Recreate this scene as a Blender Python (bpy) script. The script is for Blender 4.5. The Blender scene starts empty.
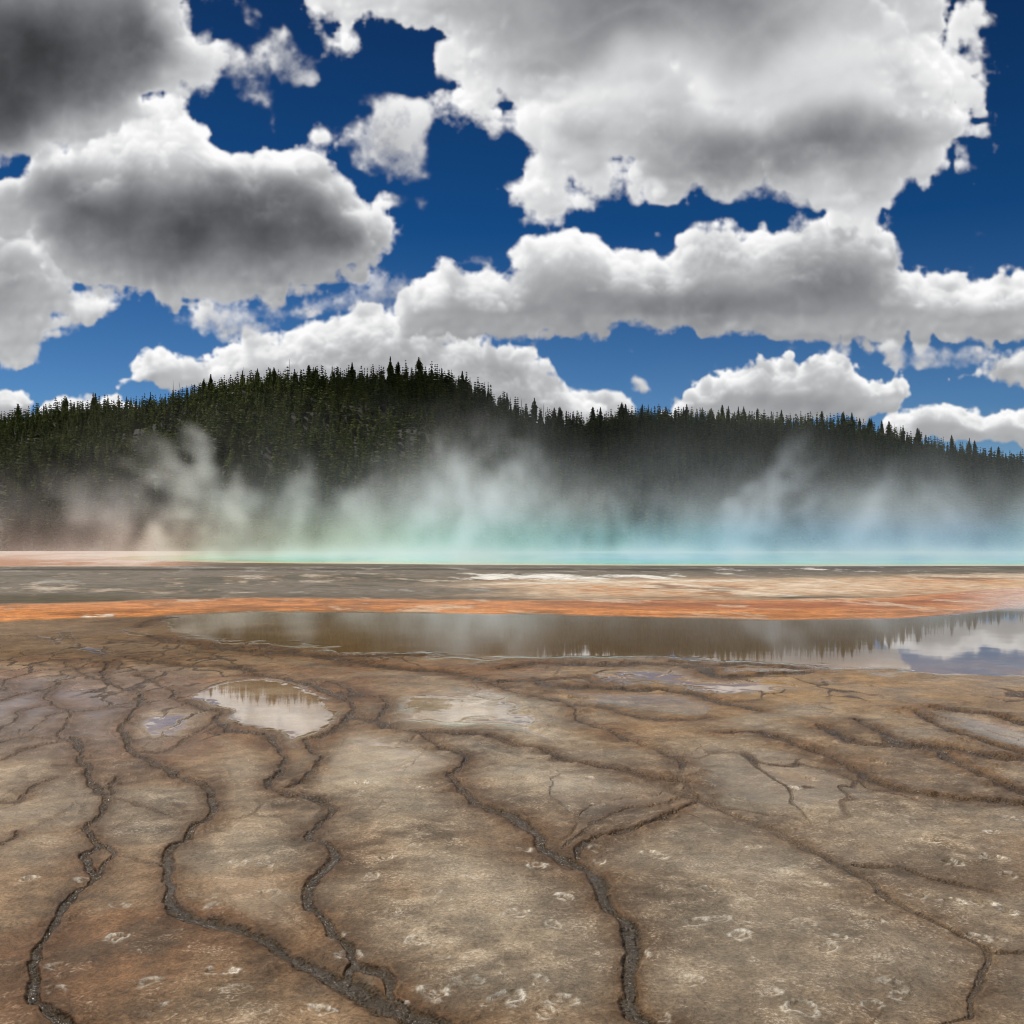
import bpy, bmesh, math
import numpy as np
# ---------------------------------------------------------------- levels
SUN_STRENGTH, SKY_STRENGTH, EXPOSURE, CLOUD_GAIN = 4.6, 0.10, 0.0, 1.0
SKY_TINT = [(0., (.36, .52, .68)), (.12, (.26, .45, .63)), (.274, (.043, .223, .414)), (.45, (.037, .138, .265)), (1., (.037, .12, .23))]
STEAM_GAIN = 1.0
STEAM_BOUNCE_TINT = [(0., (.84, .69, .62)), (.20, (.84, .70, .62)), (.30, (.72, .76, .60)), (.38, (.48, .72, .60)), (.50, (.40, .68, .65)), (.68, (.37, .60, .71)), (.84, (.36, .50, .73)), (1., (.40, .60, .68))]
# ---------------------------------------------------------------- noise tools
def lerp_axis(a, t, ax):
    i = np.floor(t).astype(np.int64); f = (t-i).astype(np.float32); f = f*f*f*(f*(f*6-15)+10)
    sh = [1]*a.ndim; sh[ax] = -1; f = f.reshape(sh)
    return np.take(a, i, ax)*(1-f) + np.take(a, i+1, ax)*f
def vnoise2(W, H, cell, rng):
    ty, tx = np.arange(H)/cell+rng.random(), np.arange(W)/cell+rng.random()
    lat = rng.standard_normal((int(ty[-1])+2, int(tx[-1])+2)).astype(np.float32)
    return lerp_axis(lerp_axis(lat, ty, 0), tx, 1)
def poly_sdf(P, X, Y):
    """signed distance, positive inside"""
    d = np.full(X.shape, 1e12, np.float32); ins = np.zeros(X.shape, bool)
    n = len(P)
    for k in range(n):
        ax, ay = P[k]; bx, by = P[(k+1) % n]
        ex, ey = bx-ax, by-ay
        wx, wy = X-ax, Y-ay
        t = np.clip((wx*ex+wy*ey)/(ex*ex+ey*ey+1e-9), 0, 1)
        d = np.minimum(d, (wx-ex*t)**2 + (wy-ey*t)**2)
        c = (ay > Y) != (by > Y)
        ins ^= c & (X < ax + (Y-ay)*ex/(ey if abs(ey) > 1e-9 else 1e-9))
    d = np.sqrt(d)
    return np.where(ins, d, -d)
def sstep(a, b, x):
    t = np.clip((x-a)/(b-a), 0, 1); return t*t*(3-2*t)
# ---------------------------------------------------------------- the clouds
# every cloud: outline, edge softness, wisp, puff size, bright level, list of grey cores (cx,cy,rx,ry,drop)
CL = [
 # far low ones first
 dict(p=[(-300,395),(-200,380),(-60,388),(0,384),(22,386),(36,402),(30,425),(-40,440),(-300,440)], e=3, w=.3, b=225, c=[(0,425,60,18,40)]),
 dict(p=[(42,398),(70,394),(100,393),(130,401),(175,405),(175,430),(30,430)], e=3, w=.4, b=226, c=[]),
 dict(p=[(1000,352),(1024,345),(1100,330),(1250,345),(1250,400),(1100,405),(1024,388),(985,382),(955,380),(985,366)], e=4, w=.6, b=215, c=[(1050,372,90,16,40)]),
 dict(p=[(880,420),(895,408),(915,402),(940,396),(960,405),(985,418),(1024,408),(1100,400),(1300,410),(1300,470),(1060,452),(1000,446),(940,440),(890,440)], e=3, w=.4, b=236, c=[(930,428,40,14,25),(1010,436,60,12,22)]),
 dict(p=[(652,412),(664,392),(684,378),(712,366),(728,368),(745,360),(770,357),(795,352),(818,345),(836,349),(852,356),(862,364),(866,372),(884,374),(900,372),(913,382),(912,396),(895,410),(870,425),(640,425)], e=2.2, w=.25, b=242, c=[(735,400,45,13,40),(800,402,70,9,55),(850,385,30,14,22),(790,372,40,5,30),(690,402,30,12,18)]),
 dict(p=[(566,395),(575,385),(600,384),(622,395),(640,404),(640,430),(560,430)], e=3, w=.5, b=225, c=[]),
 dict(p=[(618,380),(632,366),(650,372),(660,392),(640,396)], e=4, w=.9, b=205, c=[]),
 dict(p=[(650,366),(662,361),(676,366),(668,376),(655,376)], e=4, w=1., b=190, c=[]),
 # low white chain on the left and centre
 dict(p=[(118,383),(130,368),(142,350),(156,347),(178,350),(196,358),(215,352),(236,336),(262,330),(290,326),(312,318),(330,318),(350,310),(380,300),(420,318),(455,326),(490,332),(520,344),(545,358),(560,372),(585,390),(606,400),(612,440),(300,440),(280,400),(180,392)], e=3, w=.4, b=240, c=[(215,372,50,9,26),(300,352,50,18,28),(350,352,40,20,34),(420,345,60,25,30),(500,370,40,14,60),(470,345,30,10,24),(530,385,35,10,30)]),
 # middle band
 dict(lo=164, p=[(380,318),(386,295),(398,282),(425,262),(432,247),(455,252),(470,268),(505,272),(516,268),(520,250),(528,238),(545,232),(570,226),(590,232),(640,246),(668,246),(690,218),(720,222),(745,230),(756,222),(775,218),(800,211),(825,212),(848,217),(862,228),(880,228),(895,244),(903,268),(920,272),(940,275),(960,278),(990,276),(1008,265),(1040,250),(1120,225),(1200,235),(1320,230),(1320,345),(1130,335),(1024,348),(990,352),(960,340),(900,348),(850,348),(800,342),(740,342),(690,338),(640,344),(600,346),(560,342),(525,346),(500,352),(470,350),(440,350),(400,345)], e=3.5, w=.45, b=238, c=[(580,305,110,28,62),(700,318,150,26,74),(850,285,75,50,92),(760,310,80,22,50),(720,250,40,25,40),(640,325,90,16,34),(470,320,60,25,26),(960,322,60,20,34),(840,330,60,12,20),(1030,335,60,12,25),(760,265,20,10,20)]),
 dict(q=12., s=.6, p=[(610,345),(650,340),(690,338),(660,352),(645,364),(628,360)], e=6, w=1., b=215, c=[(650,348,30,10,20)]),
 dict(q=10., s=.45, p=[(730,344),(850,346),(1000,350),(1010,362),(960,372),(900,368),(880,352),(800,352)], e=8, w=1.2, b=195, c=[]),
 dict(p=[(462,258),(478,252),(500,262),(498,270),(470,270)], e=5, w=1., b=205, c=[]),
 dict(q=6., s=.3, p=[(968,240),(985,236),(1016,242),(990,250)], e=5, w=1., b=165, c=[]),
 # lower fringe of the left cloud
 dict(q=14., s=.6, p=[(205,300),(300,300),(345,285),(380,258),(410,262),(420,300),(378,330),(320,318),(280,325),(245,340),(225,345),(205,330),(180,322)], e=7, w=.9, b=222, c=[(260,310,60,14,30)]),
 # left lump (white, below the top left cloud)
 dict(k=.86, q=22., lo=160, p=[(-400,190),(-100,190),(0,215),(30,212),(55,240),(85,285),(110,290),(130,300),(105,325),(80,325),(60,315),(48,335),(40,352),(15,365),(-60,360),(-400,370)], e=5, w=.7, b=228, c=[(20,290,40,30,40),(-60,290,120,60,60),(15,330,30,14,28)]),
 # left main cloud with dark base
 dict(k=.90, q=24., lo=150, h=[(170,130,50,22,25),(300,160,40,18,22),(80,165,40,14,22),(340,200,25,20,15)], p=[(-200,180),(0,170),(25,150),(70,130),(120,108),(150,100),(172,96),(195,105),(215,125),(220,140),(235,148),(248,130),(262,128),(275,138),(305,134),(325,140),(338,150),(340,165),(355,175),(362,190),(385,198),(402,218),(408,234),(395,245),(385,262),(370,276),(330,294),(280,304),(200,310),(130,296),(80,290),(40,270),(20,240),(-200,260)], e=4, w=.4, b=240, c=[(210,232,150,58,128),(320,232,80,44,110),(120,225,90,45,110),(60,205,60,35,90),(200,185,50,26,90),(300,205,60,22,60),(250,275,130,22,55),(370,245,25,20,50),(10,190,60,40,70)]),
 # small ones in the gap
 dict(q=9., s=.6, p=[(212,46),(228,36),(250,42),(268,58),(276,78),(288,100),(284,125),(270,142),(256,132),(246,104),(232,84),(216,70)], e=10, w=1.1, b=222, c=[(262,95,16,22,20)]),
 dict(q=9., s=.6, p=[(262,26),(284,26),(304,46),(320,60),(322,90),(302,88),(284,90),(276,60)], e=10, w=1.1, b=215, c=[]),
 dict(q=9., s=.6, p=[(210,-30),(235,-20),(258,12),(256,36),(220,32)], e=10, w=1.1, b=215, c=[(232,10,15,15,15)]),
 dict(q=9., s=.6, p=[(326,128),(352,138),(362,114),(350,92),(378,90),(398,104),(424,112),(420,135),(430,152),(434,182),(428,196),(405,184),(382,176),(352,166)], e=10, w=1.0, b=218, c=[(395,140,26,30,25)]),
 dict(q=8., s=.5, p=[(392,195),(415,190),(424,205),(420,222),(402,208)], e=6, w=1.2, b=195, c=[]),
 dict(q=6., s=.4, p=[(434,212),(446,205),(444,225),(432,232)], e=6, w=1.2, b=170, c=[]),
 # top centre giant
 dict(k=.80, q=34., lo=138, h=[(620,100,60,30,26),(830,50,50,30,26),(700,90,40,18,30),(930,70,40,30,20),(560,130,40,30,22),(860,110,50,22,26),(420,30,60,25,20),(760,110,60,14,22)], p=[(300,-160),(306,0),(312,25),(345,45),(362,30),(390,35),(420,35),(425,55),(440,85),(475,105),(490,110),(500,130),(520,150),(524,165),(515,178),(490,182),(485,195),(505,200),(530,208),(545,228),(575,228),(588,208),(582,190),(610,178),(625,182),(640,210),(655,228),(680,222),(700,210),(740,212),(765,204),(800,208),(840,216),(868,222),(890,215),(910,200),(930,198),(945,180),(965,165),(980,150),(990,125),(990,100),(980,75),(965,55),(975,40),(985,15),(965,2),(955,-20),(960,-160)], e=6, w=.75, b=236, c=[(640,-10,190,45,84),(620,25,100,30,66),(560,50,45,28,50),(780,25,90,36,44),(715,158,120,44,74),(810,158,110,42,70),(690,192,80,26,56),(870,150,80,34,60),(640,125,45,40,52),(900,105,50,30,26),(600,150,40,30,40),(620,80,20,14,30),(860,195,60,20,40),(460,10,90,30,26),(930,130,40,20,30)]),
 # dark cloud at the top left
 dict(k=.82, q=30., lo=150, h=[(195,40,22,50,25),(180,100,30,15,20)], p=[(-500,-200),(-100,-200),(188,-120),(196,-20),(202,20),(212,50),(218,75),(205,90),(195,98),(175,105),(160,118),(120,130),(80,150),(40,165),(0,180),(-500,200)], e=8, w=.8, b=226, c=[(40,55,130,75,140),(130,40,45,55,110),(-60,80,160,80,140),(10,120,60,25,90),(-200,40,300,150,150),(60,-60,120,60,120),(70,110,45,25,50),(120,95,40,22,50)]),
 # beyond the frame
 dict(p=[(1040,-60),(1100,-100),(1350,-120),(1350,120),(1200,100),(1120,60)], e=8, w=.8, b=225, c=[(1220,10,120,60,90)]),
 dict(p=[(-420,420),(-380,395),(-300,400),(-280,430),(-420,440)], e=3, w=.4, b=230, c=[]),
]
HOLES = [(152,97,16,8),(562,72,14,8),(540,75,12,7),(668,45,12,8),(675,62,8,12),(690,80,6,8),(760,214,26,6),(962,45,10,12),(660,214,14,10)]
K5 = np.array([1,4,6,4,1], np.float32)/16
def blur(a, n=1):
    for _ in range(n):
        p = np.pad(a, ((2,2),(0,0)), 'edge'); a = sum(K5[i]*p[i:i+a.shape[0]] for i in range(5))
        p = np.pad(a, ((0,0),(2,2)), 'edge'); a = sum(K5[i]*p[:, i:i+a.shape[1]] for i in range(5))
    return a
def up2(a, H, W):
    def ax(a, k, axis):
        t = np.clip((np.arange(k)+.5)/2-.5, 0, a.shape[axis]-1.001); i = t.astype(int); f = (t-i).astype(np.float32)
        f = f[:, None] if axis == 0 else f[None]
        return np.take(a, i, axis)*(1-f)+np.take(a, i+1, axis)*f
    return ax(ax(a, H, 0), W, 1)
def make_clouds(X0=-380, X1=1404, Y0=-200, Y1=560, seed=4):
    """a small cloud renderer: inflates every outline to a puffy body, lets sunlight down through it and looks at it from below.
    returns (luminance, alpha) over the vertical plane one unit ahead, 1050 cells per unit"""
    rng = np.random.default_rng(seed)
    W, H = X1-X0, Y1-Y0
    w2, h2, D = W//2, H//2, 34
    dz = 6.0
    X, Y = np.meshgrid(np.arange(X0, X1, dtype=np.float32)+.5, np.arange(Y0, Y1, dtype=np.float32)+.5)
    fb = np.zeros((H, W), np.float32); a = 1; tot = 0
    for cell in (150, 78, 40, 21, 11, 6, 3.2):
        fb += a*vnoise2(W, H, cell, rng); tot += a*a; a *= .62
    fb /= np.sqrt(tot)
    fine = np.zeros((H, W), np.float32); a = 1
    for cell in (26, 13, 7, 4, 2.4):
        fine += a*vnoise2(W, H, cell, rng); a *= .62
    fine /= 1.5
    wx = 14*vnoise2(W, H, 60, rng)+6*vnoise2(W, H, 22, rng)+2.5*vnoise2(W, H, 9, rng)
    wy = 14*vnoise2(W, H, 60, rng)+6*vnoise2(W, H, 22, rng)+2.5*vnoise2(W, H, 9, rng)
    dx_ = 17*vnoise2(W, H, 95, rng)+5*vnoise2(W, H, 40, rng)+1.5*vnoise2(W, H, 16, rng); dy_ = 13*vnoise2(W, H, 95, rng)+5*vnoise2(W, H, 40, rng)+1.5*vnoise2(W, H, 16, rng)
    def billow(s):
        o = np.zeros((D, h2, w2), np.float32); a = 1.
        for cell in (64, 34, 18, 10, 5.6, 3.4):
            c = cell*s/2
            if c < 1.1: break
            # the depth axis is coarser (dz px a step) than the raster (2 px a step)
            v = vnoise3z((D, h2, w2), c, dz/2, rng)
            o += a*(np.abs(v)-.64); a *= .58
        return o
    def vnoise3z(shape, cell, zr, rng):
        ts = [np.arange(n)*st/cell+rng.random() for n, st in zip(shape, (zr, 1, 1))]
        lat = rng.standard_normal([int(t[-1])+2 for t in ts]).astype(np.float32)
        return lerp_axis(lerp_axis(lerp_axis(lat, ts[0], 0), ts[1], 1), ts[2], 2)
    big, small = billow(1.0), billow(.42)
    el = np.clip((531-(Y0+2*np.arange(h2)+1))/531, 0, 1.4).astype(np.float32)
    k = sstep(.28, .75, el)[None, :, None]
    bil = big*k + small*(1-k); del big, small
    zc = (np.arange(D)-D/2+.5)*dz
    lum = np.zeros((H, W), np.float32); alp = np.zeros((H, W), np.float32)
    for c in CL:
        P = np.array(c['p'], float); m = 60
        x0 = max(int(P[:,0].min())-m-X0, 0)//2*2; x1 = min(int(P[:,0].max())+m-X0, W)//2*2
        y0 = max(int(P[:,1].min())-m-Y0, 0)//2*2; y1 = min(int(P[:,1].max())+m-Y0, H)//2*2
        if x1 <= x0 or y1 <= y0: continue
        S = np.s_[y0:y1, x0:x1]; S2 = np.s_[:, y0//2:y1//2, x0//2:x1//2]
        x, y = X[S], Y[S]
        sd = poly_sdf(c['p'], x+wx[S]*.28, y+wy[S]*.28)
        e, w = c['e'], c['w']
        far = float(np.clip((531-P[:,1].mean())/330, .3, 1))
        wid = min(66., np.sqrt((P[:,0].max()-P[:,0].min())*(P[:,1].max()-P[:,1].min()))*.36)
        bite = far*(7*w*fb[S] + 3.0*w*fine[S]*np.clip(1-sd/30, .3, 1)) + 1.0*fine[S]
        if w > .5:
            for hx, hy, hr, hs in HOLES:
                bite = bite - 42*np.exp(-((x-hx)/hr)**2-((y-hy)/hs)**2)*(.55+.55*fine[S]+.3*fb[S])
        base = (sd+bite)
        b2 = base.reshape(base.shape[0]//2, 2, -1, 2).mean((1, 3))
        B = bil[S2]
        F = b2[None] - (zc*zc/(2*wid))[:, None, None] + far*c.get('q', 17.)*B
        den = np.clip(F/(2.+11*w*far), 0, 1)
        den = den*den*(3-2*den)
        sig = .080/far*c.get('s', 1.)
        # sunlight walks down the rows, drifting towards the viewer and to the right
        keep = c.get('k', .925)
        tau = np.zeros_like(den); cur = np.zeros((D, den.shape[2]), np.float32)
        for r in range(den.shape[1]):
            sh = .30                              # depth cells per row (sun stands behind the clouds)
            cur = cur*(1-sh) + np.concatenate([cur[1:], np.zeros_like(cur[:1])])*sh
            cur[:, 1:] = cur[:, 1:]*.8 + cur[:, :-1]*.2
            tau[:, r] = cur + den[:, r]*.5*sig*2.3
            cur = (cur + den[:, r]*sig*2.3)*keep
        src = .66*np.exp(-tau) + .28*np.exp(-.28*tau) + .12*np.exp(-.06*tau)
        # z runs from far (high index) to near (0)
        T = np.ones(den.shape[1:], np.float32); Lm = np.zeros_like(T); Zm = np.zeros_like(T)
        for z in range(D):
            a_ = 1-np.exp(-den[z]*sig*dz*1.25)
            Lm += T*a_*src[z]; Zm += T*a_*z*dz; T *= 1-a_
        A2 = 1-T
        Ls = Lm/np.maximum(A2, .02)
        zv = Zm+T*D*dz*.6
        gy_, gx_ = np.gradient(zv)
        rl = np.tanh((-gy_-.35*gx_)*.09)*np.clip(A2*1.5-.5, 0, 1)
        rl = blur(rl)
        Ls = up2(Ls, *base.shape); rl = up2(rl, *base.shape); A = up2(A2, *base.shape)
        # ragged full-resolution edge
        dd = base + far*15*up2(B[D//2], *base.shape)
        A = A*sstep(-e*.9-5*w*far, e*.9+(4+13*max(w-.3, 0))*far, dd+(1.5+4*w*far)*fine[S]+5*w*far*fb[S])
        A = np.clip(A*1.12, 0, 1)
        if c.get('q', 17.) < 15: A = A*np.clip(.62+.34*fb[S]+.30*fine[S], 0, 1)
        th = 1-np.exp(-np.clip(dd, 0, None)/(wid*.5+3))
        drop = np.zeros(x.shape, np.float32)
        jx, jy = x+dx_[S]*far, y+dy_[S]*far
        for cx, cy, rx, ry, dk in c['c']:
            g = np.exp(-(((jx-cx)/rx)**2+((jy-cy)/ry)**2))*dk
            drop = np.maximum(drop, g)*.78 + (drop+g)*.22
        drop = drop*np.clip(th*1.35, 0, 1)
        hi = np.zeros(x.shape, np.float32)
        for cx, cy, rx, ry, dk in c.get('h', []):
            hi = np.maximum(hi, np.exp(-(((jx-cx)/rx)**2+((jy-cy)/ry)**2))*dk)
        shade = np.clip(drop/95, 0, 1)
        lo = c.get('lo', 176)
        L = lo + (c['b']+12-lo)*(np.clip(Ls/.80, 0, 1.1)-.22)/.78
        L = L + hi + rl*26*(1-.55*shade)
        flat = .5*(lo+c['b'])
        L = L*(1-.62*shade) + flat*.62*shade - drop*.74 + (fb[S]*6+fine[S]*2.5+up2(B.mean(0), *base.shape)*8)*far*shade + fb[S]*4 + fine[S]*1.5*(1-shade)
        L = np.where(L > 228, 228+(L-228)*.6, L)
        L = np.clip(L, 58, 253)
        lin = (L/255.)**2.2
        A0, L0 = alp[S], lum[S]
        lum[S] = lin*A + L0*(1-A); alp[S] = A + A0*(1-A)
    lum = lum/np.maximum(alp, 1e-4)
    return lum.astype(np.float32), alp.astype(np.float32)
# ================================================================= scene basics
R = math.radians
scene = bpy.context.scene
F_PX, HOR, EYE = 1050.0, 531.0, 2.2            # focal length in pixels, horizon row, eye height above the terrace
SUN_EL, SUN_AZ = 57.0, -52.0                   # azimuth from +Y towards +X
rng = np.random.default_rng(11)
def link(o):
    scene.collection.objects.link(o); return o
def tag(o, label=None, cat=None, group=None, kind=None):
    if label: o['label'] = label
    if cat: o['category'] = cat
    if group: o['group'] = group
    if kind: o['kind'] = kind
    return o
def mesh_np(name, V, Fc, smooth=False):
    """mesh from numpy vertices (n,3) and faces (m,3 or 4)"""
    me = bpy.data.meshes.new(name)
    V = np.ascontiguousarray(V, np.float32); Fc = np.ascontiguousarray(Fc, np.int32)
    k = Fc.shape[1]
    me.vertices.add(len(V)); me.vertices.foreach_set('co', V.ravel())
    me.loops.add(Fc.size); me.loops.foreach_set('vertex_index', Fc.ravel())
    me.polygons.add(len(Fc)); me.polygons.foreach_set('loop_start', np.arange(0, Fc.size, k, dtype=np.int32))
    me.update(calc_edges=True)
    me.polygons.foreach_set('use_smooth', np.full(len(Fc), smooth)); me.update()
    return me
def fattr(me, name, a):
    at = me.attributes.new(name, 'FLOAT', 'POINT'); at.data.foreach_set('value', np.ascontiguousarray(a, np.float32).ravel())
def cattr(me, name, a):
    at = me.attributes.new(name, 'FLOAT_COLOR', 'POINT')
    c = np.ones((len(a), 4), np.float32); c[:, :3] = a; at.data.foreach_set('color', c.ravel())
def grid_faces(nr, nc):
    i = np.arange(nr*nc).reshape(nr, nc)
    return np.stack([i[:-1, :-1], i[:-1, 1:], i[1:, 1:], i[1:, :-1]], -1).reshape(-1, 4)
# hashed value noise for arbitrary points
def hsh(i, j, s):
    h = (i.astype(np.int64)*374761393 + j.astype(np.int64)*668265263 + s*1274126177) & 0x7fffffff
    h = ((h ^ (h >> 13))*1274126177) & 0x7fffffff
    return ((h ^ (h >> 16)) & 0xffff).astype(np.float32)/32767.5 - 1
def vn(x, y, s):
    xi = np.floor(x); yi = np.floor(y); fx = (x-xi).astype(np.float32); fy = (y-yi).astype(np.float32)
    fx = fx*fx*(3-2*fx); fy = fy*fy*(3-2*fy)
    return ((hsh(xi, yi, s)*(1-fx)+hsh(xi+1, yi, s)*fx)*(1-fy) + (hsh(xi, yi+1, s)*(1-fx)+hsh(xi+1, yi+1, s)*fx)*fy)
def fbm(x, y, s, n=5, g=.55):
    o = 0; a = 1.; t = 0
    for k in range(n):
        o = o + a*vn(x*2**k+17.3*k, y*2**k+9.1*k, s+k); t += a*a; a *= g
    return o/math.sqrt(t)*1.6
def mix3(c, d, t):
    return c*(1-t[..., None]) + np.asarray(d, np.float32)*t[..., None]
# ---- node helpers
def new_mat(name):
    m = bpy.data.materials.new(name); m.use_nodes = True; nt = m.node_tree; nt.nodes.clear()
    out = nt.nodes.new('ShaderNodeOutputMaterial')
    return m, nt, out
def nd(nt, typ, ins=None, **kw):
    n = nt.nodes.new(typ)
    for k, v in kw.items(): setattr(n, k, v)
    for k, v in (ins or {}).items():
        if isinstance(v, bpy.types.NodeSocket): nt.links.new(v, n.inputs[k])
        else: n.inputs[k].default_value = v
    return n
def mth(nt, op, a, b=None, c=None, clamp=False):
    n = nt.nodes.new('ShaderNodeMath'); n.operation = op; n.use_clamp = clamp
    for i, v in enumerate((a, b, c)):
        if v is None: continue
        if isinstance(v, bpy.types.NodeSocket): nt.links.new(v, n.inputs[i])
        else: n.inputs[i].default_value = v
    return n.outputs[0]
def mixc(nt, fac, a, b, mode='MIX'):
    n = nt.nodes.new('ShaderNodeMix'); n.data_type = 'RGBA'; n.blend_type = mode
    for i, v in ((0, fac), (6, a), (7, b)):
        if isinstance(v, bpy.types.NodeSocket): nt.links.new(v, n.inputs[i])
        else: n.inputs[i].default_value = v if i == 0 else (*v, 1)
    return n.outputs[2]
def ramp(nt, fac, stops):
    n = nt.nodes.new('ShaderNodeValToRGB'); cr = n.color_ramp
    while len(cr.elements) < len(stops): cr.elements.new(.5)
    for e, (p, c) in zip(cr.elements, stops): e.position = p; e.color = (*c, 1) if len(c) == 3 else c
    nt.links.new(fac, n.inputs[0]); return n.outputs[0]
# ================================================================= camera, sun, sky
cam = bpy.data.cameras.new('camera'); co = link(bpy.data.objects.new('camera', cam))
co.location = (0, 0, EYE); co.rotation_euler = (R(90), 0, 0)
cam.sensor_width = 36; cam.sensor_fit = 'HORIZONTAL'; cam.lens = F_PX/1024*36; cam.shift_y = (HOR-512)/1024
cam.clip_start = .1; cam.clip_end = 20000
scene.camera = co
sd_ = np.array([math.sin(R(SUN_AZ))*math.cos(R(SUN_EL)), math.cos(R(SUN_AZ))*math.cos(R(SUN_EL)), math.sin(R(SUN_EL))])
sl = bpy.data.lights.new('sun', 'SUN'); so = link(bpy.data.objects.new('sun', sl))
sl.energy = SUN_STRENGTH; sl.angle = R(.53); sl.color = (1, .955, .88)
so.rotation_euler = (R(90-SUN_EL), 0, R(180-SUN_AZ)); so.location = (-60, 100, 200)
def make_sky():
    X0, X1, Y0, Y1 = -380, 1404, -200, 560
    lum, alp = make_clouds(X0, X1, Y0, Y1)
    H, W = lum.shape
    buf = np.ones((H, W, 4), np.float32); buf[..., 0] = lum[::-1]; buf[..., 1] = alp[::-1]; buf[..., 2] = 0
    im = bpy.data.images.new('cloud_field', W, H, float_buffer=True); im.colorspace_settings.name = 'Non-Color'
    im.pixels.foreach_set(buf.ravel()); im.update(); im.pack()
    w = bpy.data.worlds.new('World'); scene.world = w; w.use_nodes = True; nt = w.node_tree; nt.nodes.clear()
    out = nt.nodes.new('ShaderNodeOutputWorld')
    sky = nd(nt, 'ShaderNodeTexSky', sky_type='NISHITA', sun_disc=False, sun_elevation=R(SUN_EL), sun_rotation=R(SUN_AZ), altitude=2200, air_density=1., dust_density=.25, ozone_density=2.2)
    tc = nd(nt, 'ShaderNodeTexCoord'); sp = nd(nt, 'ShaderNodeSeparateXYZ', {0: tc.outputs['Generated']})
    x, y, z = sp.outputs
    blue = mixc(nt, 1., sky.outputs[0], ramp(nt, z, SKY_TINT), 'MULTIPLY')
    yy = mth(nt, 'MAXIMUM', y, .02)
    px = mth(nt, 'MULTIPLY_ADD', mth(nt, 'DIVIDE', x, yy), F_PX/W, (512-X0)/W)
    py = mth(nt, 'MULTIPLY_ADD', mth(nt, 'DIVIDE', z, yy), F_PX/H, 1-(HOR-Y0)/H)
    tex = nd(nt, 'ShaderNodeTexImage', {0: nd(nt, 'ShaderNodeCombineXYZ', {0: px, 1: py}).outputs[0]}, image=im, extension='EXTEND', interpolation='Cubic')
    ts = nd(nt, 'ShaderNodeSeparateColor', {0: tex.outputs[0]})
    def win(v, a, b):                               # 1 inside the computed window, fading at its rim
        m = nd(nt, 'ShaderNodeMapRange', {0: v, 1: a, 2: b, 3: 0., 4: 1.}, interpolation_type='SMOOTHSTEP'); return m.outputs[0]
    inside = mth(nt, 'MULTIPLY', mth(nt, 'MULTIPLY', win(px, .01, .09), win(px, .99, .91)), mth(nt, 'MULTIPLY', win(py, .995, .87), win(y, .02, .1)))
    # the rest of the sky: broken cloud by noise over the direction, stretched towards the horizon
    zz = mth(nt, 'ADD', mth(nt, 'MAXIMUM', z, 0.), .22)
    dv = nd(nt, 'ShaderNodeCombineXYZ', {0: mth(nt, 'DIVIDE', x, zz), 1: mth(nt, 'DIVIDE', y, zz), 2: 1.7})
    n1 = nd(nt, 'ShaderNodeTexNoise', {'Vector': dv.outputs[0], 'Scale': 1.25, 'Detail': 8., 'Roughness': .55})
    a2 = win(n1.outputs[0], .49, .58); l2 = nd(nt, 'ShaderNodeMapRange', {0: n1.outputs[0], 1: .5, 2: .72, 3: .8, 4: .22}).outputs[0]
    def lerp(a, b, t): return mth(nt, 'ADD', mth(nt, 'MULTIPLY', a, mth(nt, 'SUBTRACT', 1., t)), mth(nt, 'MULTIPLY', b, t))
    al = lerp(a2, ts.outputs[1], inside); lu = lerp(l2, ts.outputs[0], inside)
    al = mth(nt, 'MULTIPLY', al, win(z, -.01, .02))
    tint = ramp(nt, lu, [(0., (.93, .97, 1.05)), (.35, (.97, .985, 1.02)), (.9, (1., 1., 1.))])
    ccol = nd(nt, 'ShaderNodeVectorMath', {0: tint}, operation='SCALE'); nt.links.new(mth(nt, 'MULTIPLY', lu, CLOUD_GAIN/SKY_STRENGTH), ccol.inputs['Scale'])
    col = mixc(nt, al, blue, ccol.outputs[0])
    bg = nd(nt, 'ShaderNodeBackground', {0: col, 1: SKY_STRENGTH}); nt.links.new(bg.outputs[0], out.inputs[0])
make_sky()
vs = scene.view_settings; vs.view_transform = 'Standard'; vs.look = 'None'; vs.exposure = EXPOSURE; vs.gamma = 1; vs.use_curve_mapping = False
# ================================================================= ground
def far_z(y):                                  # the terrace is a low mound that sinks behind the spring
    return -2.4*sstep(106, 215, y)
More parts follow.
